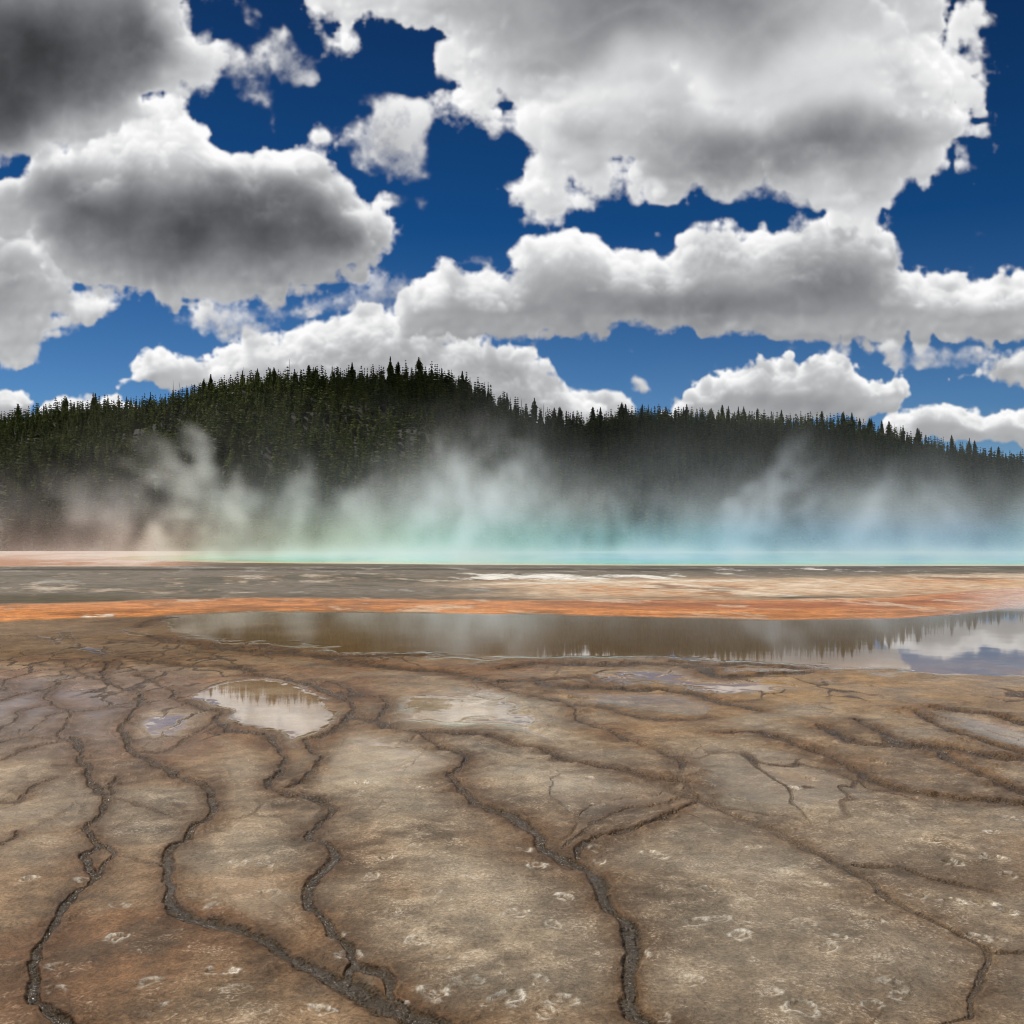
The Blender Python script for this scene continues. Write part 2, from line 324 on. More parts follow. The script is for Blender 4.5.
# run-off channels: image-like coordinates of the survey (x, y, width in px), laid on the level terrace
CH = [
 (1.0, [(73,738,9),(89,770,9),(104,806,8),(89,826,8),(97,843,7),(83,856,7),(83,873,7),(94,879,9),(69,901,10),(50,926,11),(36,953,11),(32,976,12),(36,1003,14),(64,1020,17),(80,1034,18)]),
 (.8, [(97,843,5),(111,854,5),(100,865,5),(94,879,6)]),
 (.7, [(104,806,4),(112,790,4),(122,775,4)]),
 (1.0, [(107,662,3),(104,680,4),(117,685,5),(140,692,5),(139,707,5),(125,720,6),(121,732,7),(135,752,9),(147,759,8),(166,770,7),(194,782,6),(207,787,9),(213,809,10),(205,826,9),(183,843,8),(170,856,10),(172,879,12),(169,904,12),(180,917,13),(211,923,14),(244,931,15),(273,945,16),(292,965,18),(317,978,18),(339,984,20),(361,995,22),(381,1003,22),(400,1014,24),(422,1023,25),(450,1036,26)]),
 (.9, [(137,675,3),(155,681,3),(172,688,4),(174,699,4),(188,702,4),(207,709,4),(222,712,5),(216,718,5),(227,727,5),(250,732,5),(268,735,5),(281,748,6),(286,755,6),(278,770,7),(268,786,8),(286,795,8),(311,800,8),(331,809,9),(327,820,9),(311,831,10),(309,840,10),(331,851,11),(335,865,12),(317,884,12),(313,901,12),(328,926,14),(342,948,15),(350,965,16),(361,970,14),(381,973,13),(392,981,13),(397,998,12),(408,1012,12)]),
 (1.0, [(350,965,15),(347,976,16),(342,986,16)]),
 (.9, [(350,716,6),(343,724,5),(318,735,5),(306,742,5),(316,752,6),(322,759,6),(314,770,6),(289,790,7)]),
 (.9, [(256,675,3),(288,679,3),(316,685,4),(328,692,5),(346,700,6),(352,707,6),(350,716,6),(363,719,5),(378,722,5),(396,730,4),(426,733,4),(456,735,4),(486,737,4),(512,747,4),(542,750,3),(562,760,4),(612,770,4),(652,780,4),(682,782,5)]),
 (.8, [(378,721,4),(386,710,4),(387,700,4),(376,697,3),(358,695,3),(348,687,3),(331,681,2)]),
 (1.0, [(426,733,4),(428,742,5),(443,750,6),(467,758,6),(461,768,6),(449,775,6),(461,790,8),(478,805,9),(500,815,9),(520,823,10),(537,837,11),(548,851,12),(573,865,15),(592,876,15),(603,895,15),(609,915,15),(628,931,17),(634,951,18),(626,976,18),(623,1003,20),(634,1017,20),(660,1032,20)]),
 (.9, [(576,858,9),(587,845,8),(609,837,5),(637,829,4),(662,820,4),(684,809,5),(698,802,6)]),
 (.5, [(565,848,4),(595,823,3),(631,809,3),(659,804,3),(687,795,3)]),
 (.4, [(512,690,2),(542,697,3),(572,705,3),(579,720,4),(612,735,4),(642,745,4),(672,757,5),(684,770,6),(682,782,7),(697,800,8),(737,817,6),(792,840,6),(837,865,6),(872,885,5),(892,905,6),(927,925,6),(972,945,6),(987,957,6),(992,980,7),(977,1005,7),(950,1024,7),(930,1040,7)]),
 (.85, [(512,691,3),(542,698,3),(572,706,3),(579,720,4),(612,735,4),(642,745,4),(672,757,5),(684,770,6),(682,782,7),(697,800,7)]),
 (.35, [(987,957,4),(1024,950,5),(1080,946,5)]),
 (.9, [(722,735,2),(752,733,3),(782,741,4),(822,755,4),(857,772,5),(882,787,5),(927,796,4),(982,800,4),(1024,807,5),(1090,822,5)]),
 (1.0, [(822,727,4),(852,742,6),(892,747,7),(937,752,6),(962,765,6),(1002,785,7),(1024,794,7),(1090,815,8)]),
 (1.0, [(857,720,4),(877,732,7),(912,747,8),(952,750,7),(987,757,6),(1024,761,6),(1100,765,6)]),
 (.9, [(912,711,2),(942,727,4),(982,742,4),(1012,750,5),(1040,760,6)]),
 (1.0, [(935,708,2),(947,711,3),(992,715,4),(1012,720,5),(1024,725,5),(1080,740,5)]),
 (1.0, [(500,668,2),(545,664,3),(612,666,4),(630,665,4),(662,665,4),(687,667,4),(707,672,4),(720,678,5),(742,677,4),(768,675,4),(806,672,3)]),
 (.8, [(675,662,2),(697,664,3),(712,667,3),(742,665,2),(768,666,2),(800,668,2)]),
 (1.0, [(505,681,3),(537,681,3),(552,687,4),(594,689,4),(624,690,4),(659,690,4),(677,691,4),(702,697,4),(727,705,4),(760,712,3)]),
 (.8, [(542,680,2),(582,678,3),(594,685,3)]),
 (.6, [(579,706,3),(607,709,3),(624,716,3),(652,720,3),(687,722,3),(709,719,2)]),
 (.6, [(0,744,3),(20,740,3),(57,739,3),(72,744,4)]),
 (.7, [(62,682,2),(55,687,3),(47,695,3),(50,700,3),(60,707,3),(71,715,4),(67,725,4),(60,736,4),(72,744,4)]),
 (.6, [(-40,706,2),(0,700,2),(15,696,2),(27,692,2),(52,687,2)]),
 (.5, [(0,731,2),(15,720,2),(25,709,2),(45,705,2)]),
 (.4, [(27,736,2),(37,725,2),(47,715,2),(67,712,2)]),
 (.4, [(72,712,2),(92,710,2),(120,707,2),(137,707,2)]),
 (.5, [(-20,692,2),(0,690,2),(6,689,2),(5,681,2),(15,675,2)]),
 (.45, [(150,752,3),(162,751,2),(190,737,3),(207,725,3),(215,720,3)]),
 (.7, [(-30,806,4),(0,802,4),(19,801,4),(33,790,4),(58,779,2)]),
 (.6, [(-30,852,4),(0,844,4),(19,836,4),(25,829,3)]),
 (.5, [(0,761,3),(36,747,3),(58,743,2)]),
 (.9, [(135,659,3),(170,664,3),(200,666,3),(225,666,3),(256,672,3)]),
 (1.0, [(150,636,2),(167,641,3),(200,645,3),(232,649,3),(256,651,3),(288,653,4),(331,658,4),(366,664,4),(406,669,4),(446,672,4),(468,677,4),(486,682,3),(512,691,3)]),
 (.7, [(256,645,2),(288,650,3),(310,655,3),(360,656,2),(420,655,2)]),
 (.5, [(140,627,2),(150,621,2),(175,617,2)]),
 (.5, [(60,660,2),(75,668,2),(88,676,2),(104,680,2)]),
 (.35, [(94,795,3),(130,802,3),(165,815,2)]),
 (.4, [(857,868,3),(905,870,3),(935,880,2),(985,890,3)]),
 (.3, [(110,854,3),(135,860,3),(165,862,3)]),
]
FILM_P = [[(200,690),(230,677),(256,676),(300,681),(326,694),(344,708),(340,722),(318,733),(300,745),(283,745),(268,733),(228,726),(218,718),(224,712),(205,706),(190,702)], [(390,700),(389,712),(381,721),(396,729),(430,731),(486,735),(512,744),(560,752),(590,760),(530,715),(512,692),(470,684),(420,685),(395,690)], [(135,710),(170,702),(205,710),(214,718),(190,735),(150,748),(128,728)]]
FILM = [
 (1.001, [(300,604),(420,602),(512,603),(700,604),(850,602),(960,606),(1100,592),(1500,585),(1500,690),(1100,690),(1024,682),(960,678),(900,674),(870,671),(820,667),(760,663),(690,660),(640,658),(600,660),(540,662),(480,664),(440,660),(400,655),(340,640)]),
 (1.001, [(150,606),(260,602),(420,602),(420,655),(360,655),(300,646),(230,640),(175,634)]),
 (.80, [(542,683),(580,679),(612,668),(655,668),(690,669),(712,677),(722,682),(795,684),(802,689),(740,693),(702,695),(659,689),(552,686)]),
 (1.0, [(700,668),(760,668),(808,672),(800,677),(742,676),(722,677),(708,671)]),
 (.56, [(540,692),(600,691),(690,693),(724,706),(700,718),(640,714),(580,704)]),
 (.95, [(200,690),(230,677),(256,676),(300,681),(326,694),(344,708),(340,722),(318,733),(300,745),(283,745),(268,733),(228,726),(218,718),(224,712),(205,706),(190,702)]),
 (.75, [(390,700),(389,712),(381,721),(396,729),(430,731),(486,735),(512,744),(560,752),(530,715),(512,692),(470,684),(420,685),(395,690)]),
 (.75, [(135,710),(170,702),(205,710),(214,718),(190,735),(150,748),(128,728)]),
 (.56, [(0,675),(40,676),(60,682),(100,690),(130,700),(120,735),(70,742),(0,745),(-250,745),(-250,675)]),
 (.6, [(905,712),(945,706),(1024,716),(1200,730),(1200,790),(1012,748),(980,738),(940,722)]),
 (1.0, [(121,630),(140,632),(165,637),(150,639),(125,635)]),
 (1.0, [(125,638),(170,642),(160,644),(130,641)]),
 (1.0, [(58,630),(70,630),(80,641),(64,642)]),
 (.9, [(35,634),(50,636),(72,643),(60,646),(40,640)]),
 (.9, [(75,642),(110,647),(122,653),(100,653),(80,648)]),
 (.9, [(808,678),(830,679),(852,682),(846,685),(815,682)]),
 (.5, [(318,760),(345,725),(400,735),(440,755),(470,790),(400,790),(330,790)]),
 (.5, [(560,765),(640,782),(680,790),(640,815),(580,830),(545,800)]),
 (.45, [(700,745),(800,755),(880,800),(800,815),(720,800),(690,775)]),
]
PALE_SHEEN = [(.75, FILM_P[0]), (.8, FILM_P[1]), (.7, FILM_P[2]), (.7, [(318,755),(345,722),(400,735),(440,755),(455,790),(400,810),(350,800),(335,830),(300,800)]), (.6, [(215,735),(262,742),(275,770),(262,795),(285,830),(240,850),(200,850),(222,800)]), (.55, [(470,765),(512,755),(600,772),(670,785),(640,800),(560,800),(500,800)]), (.5, [(560,745),(640,765),(660,775),(560,758)]), (.5, [(0,760),(60,750),(70,790),(40,830),(0,835),(-80,830),(-80,760)]), (.6, [(880,725),(980,745),(1010,757),(920,745)]), (.5, [(960,760),(1024,770),(1024,788),(990,772)]), (.45, [(700,745),(800,757),(860,790),(760,775)]), (.5, [(180,860),(280,870),(310,905),(300,940),(230,915)]), (.4, [(380,830),(520,870),(560,940),(430,930)]), (.35,[(660,870),(800,860),(860,900),(760,930)]), (.35,[(720,760),(860,810),(960,830),(900,860),(760,815)])]
PRINTS = [(650,857),(664,860),(698,926),(719,924),(706,894),(800,871),(786,877),(816,888),(931,845),(992,861),(1001,863),(917,898),(860,921),(875,923),(832,944),(829,953),(886,966),(893,990),(872,1010),(981,940),(563,900),(552,930),(560,1003),(548,1016),(914,820),(742,801),(776,783),(812,781),(690,985),
 (240,866),(268,868),(205,896),(222,972),(58,965),(432,897),(446,906),(394,915),(388,861),(370,879),(416,850),(502,906),(441,960),(416,946),(470,986),(506,1000),(396,1008),(236,992),(30,880),(120,905),(740,940),(770,1000),(1010,915),(1040,880),(800,1015),(640,960),(590,780),(620,760),(955,905),(948,865),(540,985),(480,880),(455,845),(150,985),(160,1010)]
def to_ground(x, y):
    d = EYE*F_PX/(np.asarray(y, float)-HOR); return (np.asarray(x, float)-512)/F_PX*d, d
def catmull(P, step):
    P = np.array(P, float); out = []
    Q = np.vstack([2*P[0]-P[1], P, 2*P[-1]-P[-2]])
    for k in range(1, len(Q)-2):
        a, b, c, d = Q[k-1], Q[k], Q[k+1], Q[k+2]
        n = max(2, int(np.hypot(*(c-b)[:2])/step))
        t = np.linspace(0, 1, n, endpoint=False)[:, None]
        out.append(.5*(2*b+(c-a)*t+(2*a-5*b+4*c-d)*t**2+(3*b-a-3*c+d)*t**3))
    out.append(P[-1:]); return np.vstack(out)
def make_terrace():
    ys = np.concatenate([np.arange(3400, 1500, -50.), np.arange(1500, 1130, -5.), np.arange(1130, 700, -1.0), np.arange(700, 572, -.5), np.arange(572, 543.9, -.2)])
    xs = np.concatenate([np.arange(-1300, -120, 5.), np.arange(-120, 1144, 1.05), np.arange(1144, 2325, 5.)])
    nr, nc = len(ys), len(xs)
    PX, PY = np.meshgrid(xs, ys); PX = PX.astype(np.float32); PY = PY.astype(np.float32)
    gx, gy = to_ground(PX, PY)
    gx = gx.astype(np.float32); gy = gy.astype(np.float32)
    pxw = gy/F_PX                                     # metres per pixel here
    # --- distance to channels, in units of local width, and in metres
    dm = np.full((nr, nc), 9., np.float32); rr = np.full((nr, nc), 50., np.float32); inten = np.zeros((nr, nc), np.float32); wloc = np.full((nr, nc), .08, np.float32)
    jx = .030*fbm(gx*2.2, gy*2.2, 5, 3)+.006*fbm(gx*12, gy*12, 55, 3); jy = .030*fbm(gx*2.2+40, gy*2.2, 6, 3)+.006*fbm(gx*12+9, gy*12, 56, 3)
    sx, sy = gx+jx, gy+jy*1.2
    wv = np.clip(1+.30*fbm(gx*2.6, gy*2.6, 59, 3), .5, 1.6)
    r2 = np.random.default_rng(5)
    allch = CH
    for k, pts in allch:
        P = np.array(pts, float)
        wx_, wy_ = to_ground(P[:, 0], P[:, 1])
        tp = np.gradient(P[:, :2], axis=0); tp /= np.linalg.norm(tp, axis=1)[:, None]+1e-9
        ax_, ay_ = to_ground(P[:, 0]-tp[:, 1]*P[:, 2]/2, P[:, 1]+tp[:, 0]*P[:, 2]/2); bx_, by_ = to_ground(P[:, 0]+tp[:, 1]*P[:, 2]/2, P[:, 1]-tp[:, 0]*P[:, 2]/2)
        tw_ = np.gradient(np.stack([wx_, wy_], 1), axis=0); tw_ /= np.linalg.norm(tw_, axis=1)[:, None]+1e-9
        ww = np.abs((bx_-ax_)*tw_[:, 1]-(by_-ay_)*tw_[:, 0])*.72
        ww = np.clip(ww, .58*P[:, 2]*wy_/F_PX, .36); ww[1:-1] = .25*ww[:-2]+.5*ww[1:-1]+.25*ww[2:]
        C = catmull(np.stack([wx_, wy_, ww], 1), .12)
        for a, b in zip(C[:-1], C[1:]):
            m = .9+2*a[2]
            ymin, ymax = min(a[1], b[1])-m, max(a[1], b[1])+m
            r0 = np.searchsorted(gy[:, 0], ymin); r1 = np.searchsorted(gy[:, 0], ymax)
            if r1 <= r0: continue
            xa, xb = min(a[0], b[0])-m, max(a[0], b[0])+m
            yl, yh = gy[r0, 0], gy[r1-1, 0]
            c0 = np.searchsorted(xs, 512+F_PX*min(xa/yl, xa/yh)); c1 = np.searchsorted(xs, 512+F_PX*max(xb/yl, xb/yh))
            if c1 <= c0: continue
            S = np.s_[r0:r1, c0:c1]
            X, Y = sx[S], sy[S]
            ex, ey = b[0]-a[0], b[1]-a[1]
            t = np.clip(((X-a[0])*ex+(Y-a[1])*ey)/(ex*ex+ey*ey+1e-9), 0, 1)
            d = np.sqrt((X-a[0]-ex*t)**2+(Y-a[1]-ey*t)**2)
            w = a[2]+(b[2]-a[2])*t
            q = d/(w*wv[S])
            up = q < rr[S]
            rr[S] = np.where(up, q, rr[S]); inten[S] = np.where(up, k, inten[S]); wloc[S] = np.where(up, w, wloc[S])
            dm[S] = np.minimum(dm[S], d)
    cwx = gx+.35*fbm(gx*.9, gy*.5, 111, 4); cwy = gy+.5*fbm(gx*.9+5, gy*.5, 112, 4)
    f1 = np.full(gx.shape, 9., np.float32); f2 = f1.copy(); cs = .72
    ux, uy = cwx/cs, cwy/(cs*2.0)
    for a in (-1, 0, 1):
        for b in (-1, 0, 1):
            cx_, cy_ = np.floor(ux)+a, np.floor(uy)+b
            dd = np.sqrt((cx_+.5+.46*hsh(cx_, cy_, 3)-ux)**2+(cy_+.5+.46*hsh(cx_, cy_, 4)-uy)**2)
            f2 = np.minimum(f2, np.maximum(f1, dd)); f1 = np.minimum(f1, dd)
    crk = sstep(.10, .02, f2-f1)*sstep(-.2, .5, fbm(gx*.35, gy*.25, 113, 3)+.35*sstep(760, 660, PY)+.2*sstep(300, 60, PX)*sstep(760, 700, PY)+.45*sstep(460, 560, PX)*sstep(740, 705, PY)+.25*sstep(720, 690, PY)-.35*sstep(840, 920, PY))
    film0 = np.zeros((nr, nc), np.float32)
    for v, P in FILM[:7]: film0 = np.maximum(film0, sstep(-4, 2, poly_sdf(P, PX, PY)))
    crk *= (1-film0)*sstep(628, 645, PY)*sstep(850, 780, PY)*(1-.85*sstep(330, 400, PX)*sstep(690, 640, PX)*sstep(640, 700, PY))
    ch = sstep(.70, .40, rr+.05*vn(gx*30, gy*30, 57))*np.clip(.25+.75*inten, 0, 1)
    wid = .9+.8*vn(gx*1.1, gy*1.1, 91)
    halo = np.clip(np.exp(-np.clip(dm-wloc*.5, 0, 9)/((.10+.55*wloc)*np.clip(wid, .3, 2)+.02))*inten, 0, 1)
    ch = np.maximum(ch, crk*.9); halo = np.maximum(halo, crk*.9)
    bank = np.exp(-((dm-wloc*1.1)/(wloc*.8+.02))**2)*inten
    # --- water film
    film = np.zeros((nr, nc), np.float32); n2_ = fbm(gx*.5, gy*.5, 29, 4)
    fx = PX+(6*fbm(gx*.9, gy*.9, 21, 4)+2*fbm(gx*5, gy*5, 22, 3))*np.clip((PY-600)/70, .15, 1.2); fy = PY+(3*fbm(gx*.9+7, gy*.9, 23, 4))*np.clip((PY-600)/70, .05, 1.2)
    for v, P in FILM:
        s = poly_sdf(P, fx, fy)
        film = np.maximum(film, v*(sstep(-10, 10, s+5*n2_+4*vn(gx*3, gy*3, 28)) if v in (1.001, .75) else sstep(-2.5, 4.0, s)))
    wet = np.clip(.28+.32*fbm(gx*.55, gy*.55, 31, 4)+.28*sstep(900, 720, PY), 0, .62)
    film = np.maximum(film, wet*.55)
    pale = np.zeros((nr, nc), np.float32)
    for v, P in PALE_SHEEN: pale = np.maximum(pale, v*sstep(-6, 14, poly_sdf(P, fx, fy)))
    film = np.maximum(film, pale*np.clip(.80+.25*n2_, 0, .95))
    film *= (1-sstep(.15, .7, ch))*(1-.8*np.clip(halo*1.2, 0, 1))
    # far bands are only damp
    band0 = sstep(2., -1., PY-np.interp(PX, [-330, 0, 128, 256, 512, 768, 900, 960, 1024, 1354], [626, 621, 617, 611.5, 613.5, 620, 618, 614, 608, 592]))
    film *= (1-.8*band0*sstep(1040, 930, PX))
    film *= sstep(598, 612, PY-8*sstep(650, 1024, PX)*0+14*sstep(860, 1024, PX))
    # --- colour
    n1 = fbm(gx*.35, gy*.35, 41, 5); n2 = fbm(gx*1.4, gy*1.4, 42, 5); n3 = fbm(gx*6, gy*6, 43, 4); n4 = fbm(gx*26, gy*26, 44, 3)
    col = np.empty((nr, nc, 3), np.float32); col[:] = (.195, .138, .086)
    col = mix3(col, (.190, .160, .122), sstep(-.1, .9, n1))                     # greyer plates
    col = mix3(col, (.165, .090, .042), sstep(.1, 1.1, -n1+.45*n2)*.8)         # orange-brown mats
    col = mix3(col, (.115, .088, .056), sstep(.1, 1.1, n2)*.65)
    col = mix3(col, (.330, .285, .225), sstep(.3, 1.5, n3*.45+n1*.5+.35*n2)*.6)  # pale sinter
    col *= (1+.06*n4+.12*n3)[..., None]
    fleck = sstep(-.5, .8, n3*.6+n2*.5+.3*n1)*sstep(690, 760, PY)
    right = sstep(480, 640, PX)*sstep(720, 800, PY)
    col = mix3(col, (.165, .135, .100), right*.35)
    # ochre around the right-hand middle ground
    och = sstep(640, 675, PY)*sstep(800, 715, PY)*sstep(480, 620, PX)
    col = mix3(col, (.26, .175, .085), och*np.clip(.45+.4*n2, 0, 1))
    lav = sstep(660, 690, PY)*sstep(770, 730, PY)*sstep(240, 130, PX)
    col = mix3(col, (.235, .195, .185), lav*.65)  # lavender grey of the reflected sky mixed into the base colour
    col = mix3(col, (.40, .345, .27), pale*np.clip(.75+.35*n2, 0, 1))  # bright cloud reflection on wet plates, painted as a paler base colour
    pond = sstep(606, 616, PY)*sstep(668, 650, PY)
    pcol = mix3(np.broadcast_to(np.array((.092, .056, .020), np.float32), col.shape), (.17, .112, .058), np.clip(.35+.6*n1, 0, 1)*sstep(430, 250, PX))
    col = mix3(col, pcol, pond*.85)
    # channels and their brown borders
    broad = np.exp(-np.clip(dm-wloc*.5, 0, 9)/(.26*np.clip(.75+.6*n2+.25*vn(gx*1.1, gy*1.1, 91), .15, 2)))*np.clip(.3+inten, 0, 1)
    broad = np.maximum(broad, .6*crk)
    col *= (1-np.clip(broad*.95, 0, 1)[..., None]*(1-np.array((.50, .40, .30), np.float32)))
    col = mix3(col, (.085, .048, .022), np.clip(halo*.95, 0, 1)*np.clip(.75+.3*n3, 0, 1))
    peb = vn(gx*42, gy*42, 61)+.6*vn(gx*85, gy*85, 62)
    col = mix3(col, np.array((.055, .036, .019)), ch*.93*sstep(930, 740, PY)); col = mix3(col, np.array((.040, .028, .015)), ch*.93*sstep(740, 930, PY))
    col = mix3(col, (.10, .075, .04), ch*sstep(.35, .9, peb)*.4)
    col *= np.array((1.17, 1.08, .955), np.float32)
    # --- coloured bands towards the spring (survey rows)
    st = .6*fbm(PX/60., PY/2.4, 71, 4)+.6*fbm(gx*.14, gy*.10, 74, 5); st2 = fbm(gx*.75+.2*gy, gy*.33, 72, 5, .65); st3 = fbm(PX/150., PY/5., 73, 3)
    o_top = np.interp(PX, [-330, 0, 128, 256, 512, 768, 900, 960, 1024, 1354], [608, 605, 601, 598, 601, 600, 597, 592, 588, 570])+.8*st
    o_bot = np.interp(PX, [-330, 0, 128, 256, 512, 768, 900, 960, 1024, 1354], [626, 621, 617, 611.5, 613.5, 620, 618, 614, 608, 592])+.6*st
    far = sstep(.8, -.8, PY-o_top)
    grey = np.empty_like(col); grey[:] = (.150, .125, .095)
    grey = mix3(grey, (.075, .070, .052), sstep(-.2, 1.1, st)*.8)
    grey = mix3(grey, (.30, .28, .25), sstep(.5, 1.3, st2)*.5)
    tan = np.empty_like(col); tan[:] = (.45, .315, .205)
    tan = mix3(tan, (.54, .43, .32), sstep(.1, 1.1, .7*st2+.5*st))
    tan = mix3(tan, (.42, .18, .07), sstep(.2, 1.2, -.8*st2+.4*st)*.65)
    tan = mix3(tan, (.13, .10, .075), sstep(.8, 1.5, st-.3*st2)*.6)
    tw = sstep(400, 600, PX+70*st3)*sstep(574, 582, PY+.006*(PX-700)+1.2*st)
    fcol = mix3(grey, tan, tw)
    fcol = mix3(fcol, tan, sstep(.25, 1.0, .7*st+.5*st2)*.45*sstep(570, 576, PY))
    crust = sstep(.1, .7, st2*.4+st*.4+1.6*np.exp(-((PY-576.5-.006*(560-PX))/3.2)**2)*sstep(400, 500, PX)*sstep(800, 640, PX)-.8)
    fcol = mix3(fcol, (.66, .63, .57), crust*.9)
    thin = np.exp(-((PY-(583.5-.014*(PX-512)))/1.0)**2)*sstep(440, 520, PX)*sstep(800, 720, PX)
    fcol = mix3(fcol, (.6, .54, .45), thin*.7)
    damp = np.exp(-((PY-(o_top-2.2))/2.6)**2)*sstep(1000, 850, PX)
    fcol = mix3(fcol, (.075, .058, .036), damp*np.clip(.55+.3*st, 0, 1))
    dl = sstep(592, 597, PY)*sstep(210, 60, PX); fcol = mix3(fcol, (.07, .055, .028), dl*.9)
    rim = 567.5-3.5*sstep(700, 1024, PX)+.5*st
    fcol = mix3(fcol, (.045, .035, .028), np.exp(-((PY-rim-2.0)/1.1)**2)*np.clip(.9-.5*st2, 0, 1)*.85)
    rl = np.exp(-((PY-569.5)/3.2)**2)*sstep(690, 760, PX)*sstep(960, 900, PX)
    fcol = mix3(fcol, (.10, .085, .075), rl*np.clip(.8+.5*st2, 0, 1)); fcol = mix3(fcol, (.6, .55, .5), rl*sstep(.5, .9, st2)*.8)
    lft = sstep(1., -1., PY-566.5+.4*st); lcol = mix3(np.broadcast_to(np.array((.36, .20, .125), np.float32), col.shape), (.47, .36, .29), sstep(-.3, .8, st+.8*sstep(559, 554, PY))); lcol = mix3(lcol, (.10, .075, .05), sstep(150, 230, PX))
    lcol = mix3(lcol, (.10, .085, .05), np.exp(-((PY-568.)/1.0)**2)*sstep(140, 60, PX))
    fcol = mix3(fcol, lcol, lft)
    col = mix3(col, fcol, far)
    band = sstep(-1.2, 1.2, PY-o_top+.5*st2)*sstep(1.3, -1.3, PY-o_bot+.6*st2)
    tb = np.clip((PY-o_top)/(o_bot-o_top), 0, 1)
    ocol = mix3(np.broadcast_to(np.array((.50, .195, .055), np.float32), col.shape), (.27, .075, .012), np.exp(-((tb-.30)/.22)**2)*sstep(380, 760, PX)*.9)
    ocol = mix3(ocol, (.60, .34, .17), sstep(.4, 1.2, st)*.5); ocol = mix3(ocol, (.22, .085, .022), sstep(.0, 1.0, -st+.5*st2)*.75); ocol = mix3(ocol, (.58, .42, .28), sstep(.5, 1.1, st2)*.6)
    ocol = mix3(ocol, (.26, .10, .03), np.exp(-((tb-.86)/.05)**2)*sstep(560, 650, PX)*.7)
    ocol = mix3(ocol, (.60, .42, .33), sstep(930, 1024, PX)*.7)  # pink reflection at the right end, painted into the band
    wl = sstep(.25, .7, st2*.7+.5*st)*sstep(200, 60, PX)*sstep(.3, .6, tb); ocol = mix3(ocol, (.66, .58, .48), wl)
    col = mix3(col, ocol, band)
    # --- relief
    amp = (1-film)
    dome = (1-np.exp(-(dm/.42)**2))*sstep(26, 14, gy)
    z = .010*n1+.006*n2+amp*(.0028*n3+.0012*n4)
    z *= sstep(30, 20, gy)
    z += dome*.030*(1-.5*film)
    flat = sstep(.35, .8, film)
    z = z*(1-flat)+flat*(.0004*n1*sstep(30, 20, gy))
    z = z - ch*(.011+.003*sstep(0, .1, wloc)) + ch*.0035*peb*sstep(40, 12, gy) + bank*.008*(1+1.2*n3)
    # terraces step down a little across every channel
    # --- hoof prints
    prn = np.zeros((nr, nc), np.float32); pz = np.zeros((nr, nc), np.float32)
    allp = list(PRINTS)
    for k in range(70):
        allp.append((r2.uniform(-300, 1320), r2.uniform(770, 1110)))
    for (hx, hy) in allp:
        cx, cy = to_ground(hx, hy); ang = r2.uniform(-.9, .9)+math.pi/2*r2.integers(0, 2); sc = r2.uniform(.8, 1.15); vis = r2.uniform(.45, 1.0)
        r0, r1 = np.searchsorted(gy[:, 0], [cy-.3, cy+.3]); c0 = np.searchsorted(xs, hx-.35*F_PX/cy); c1 = np.searchsorted(xs, hx+.35*F_PX/cy)
        if r1 <= r0 or c1 <= c0: continue
        S = np.s_[r0:r1, c0:c1]
        X, Y = gx[S]-cx+.020*n3[S]+.010*n4[S], gy[S]-cy+.014*n2[S]+.010*n4[S]
        u = X*math.cos(ang)+Y*math.sin(ang); v = -X*math.sin(ang)+Y*math.cos(ang)
        q = np.sqrt((u/(.062*sc))**2+(v/(.047*sc))**2)
        brk = np.clip(.45+1.0*vn(gx[S]*23, gy[S]*23, 81)+.5*vn(gx[S]*60, gy[S]*60, 82), 0, 1)
        ring = np.maximum(np.exp(-((q-1)/.24)**2), .7*np.exp(-(v/.006)**2)*(q < 1))*brk
        prn[S] = np.maximum(prn[S], ring*vis); pz[S] += -.010*sstep(1.05, .8, q)*vis+.004*ring*vis
    keep = 1-np.clip(ch*3, 0, 1)
    z += pz*keep
    col = mix3(col, (.62, .57, .48), np.clip(prn*keep*.95, 0, 1))
    film *= 1-.6*np.clip(prn, 0, 1)
    z = z + far_z(gy)
    z -= .03*sstep(1.0, .0, np.minimum(PX+1300, 2320-PX)/60)       # tuck the sheet's sides
    V = np.stack([gx, gy, z], -1).reshape(-1, 3)
    me = mesh_np('terrace', V, grid_faces(nr, nc), True)
    cattr(me, 'col', np.clip(col, .004, .8).reshape(-1, 3)); fattr(me, 'film', np.clip(film, 0, 1)); fattr(me, 'flow', sstep(.36, .20, rr+.06*vn(gx*20, gy*20, 58))*inten*sstep(800, 930, PY+.12*(512-np.abs(PX-420)))); fattr(me, 'channel', ch); fattr(me, 'fleck', fleck*(1-np.clip(ch*2+halo, 0, 1)))
    fattr(me, 'gloss', 1-.84*sstep(604, 612, PY)*sstep(690, 660, PY+40*sstep(480, 620, PX))*sstep(930, 800, PX)); fattr(me, 'rough_far', sstep(614, 600, PY)*(1-band*.6))
    m, nt, out = new_mat('mineral_mat')
    A = lambda n: nd(nt, 'ShaderNodeAttribute', attribute_name=n)
    tc = nd(nt, 'ShaderNodeTexCoord'); P = tc.outputs['Object']
    c, f, h, rf = A('col').outputs['Color'], A('film').outputs['Fac'], A('channel').outputs['Fac'], A('rough_far').outputs['Fac']
    fk = A('fleck').outputs['Fac']
    wrp = nd(nt, 'ShaderNodeTexNoise', {'Vector': P, 'Scale': 3.5, 'Detail': 3.})
    PW = nd(nt, 'ShaderNodeVectorMath', {0: wrp.outputs['Color'], 1: (.07, .07, .07), 2: P}, operation='MULTIPLY_ADD').outputs[0]
    nz = nd(nt, 'ShaderNodeTexNoise', {'Vector': PW, 'Scale': 48., 'Detail': 6., 'Roughness': .72})
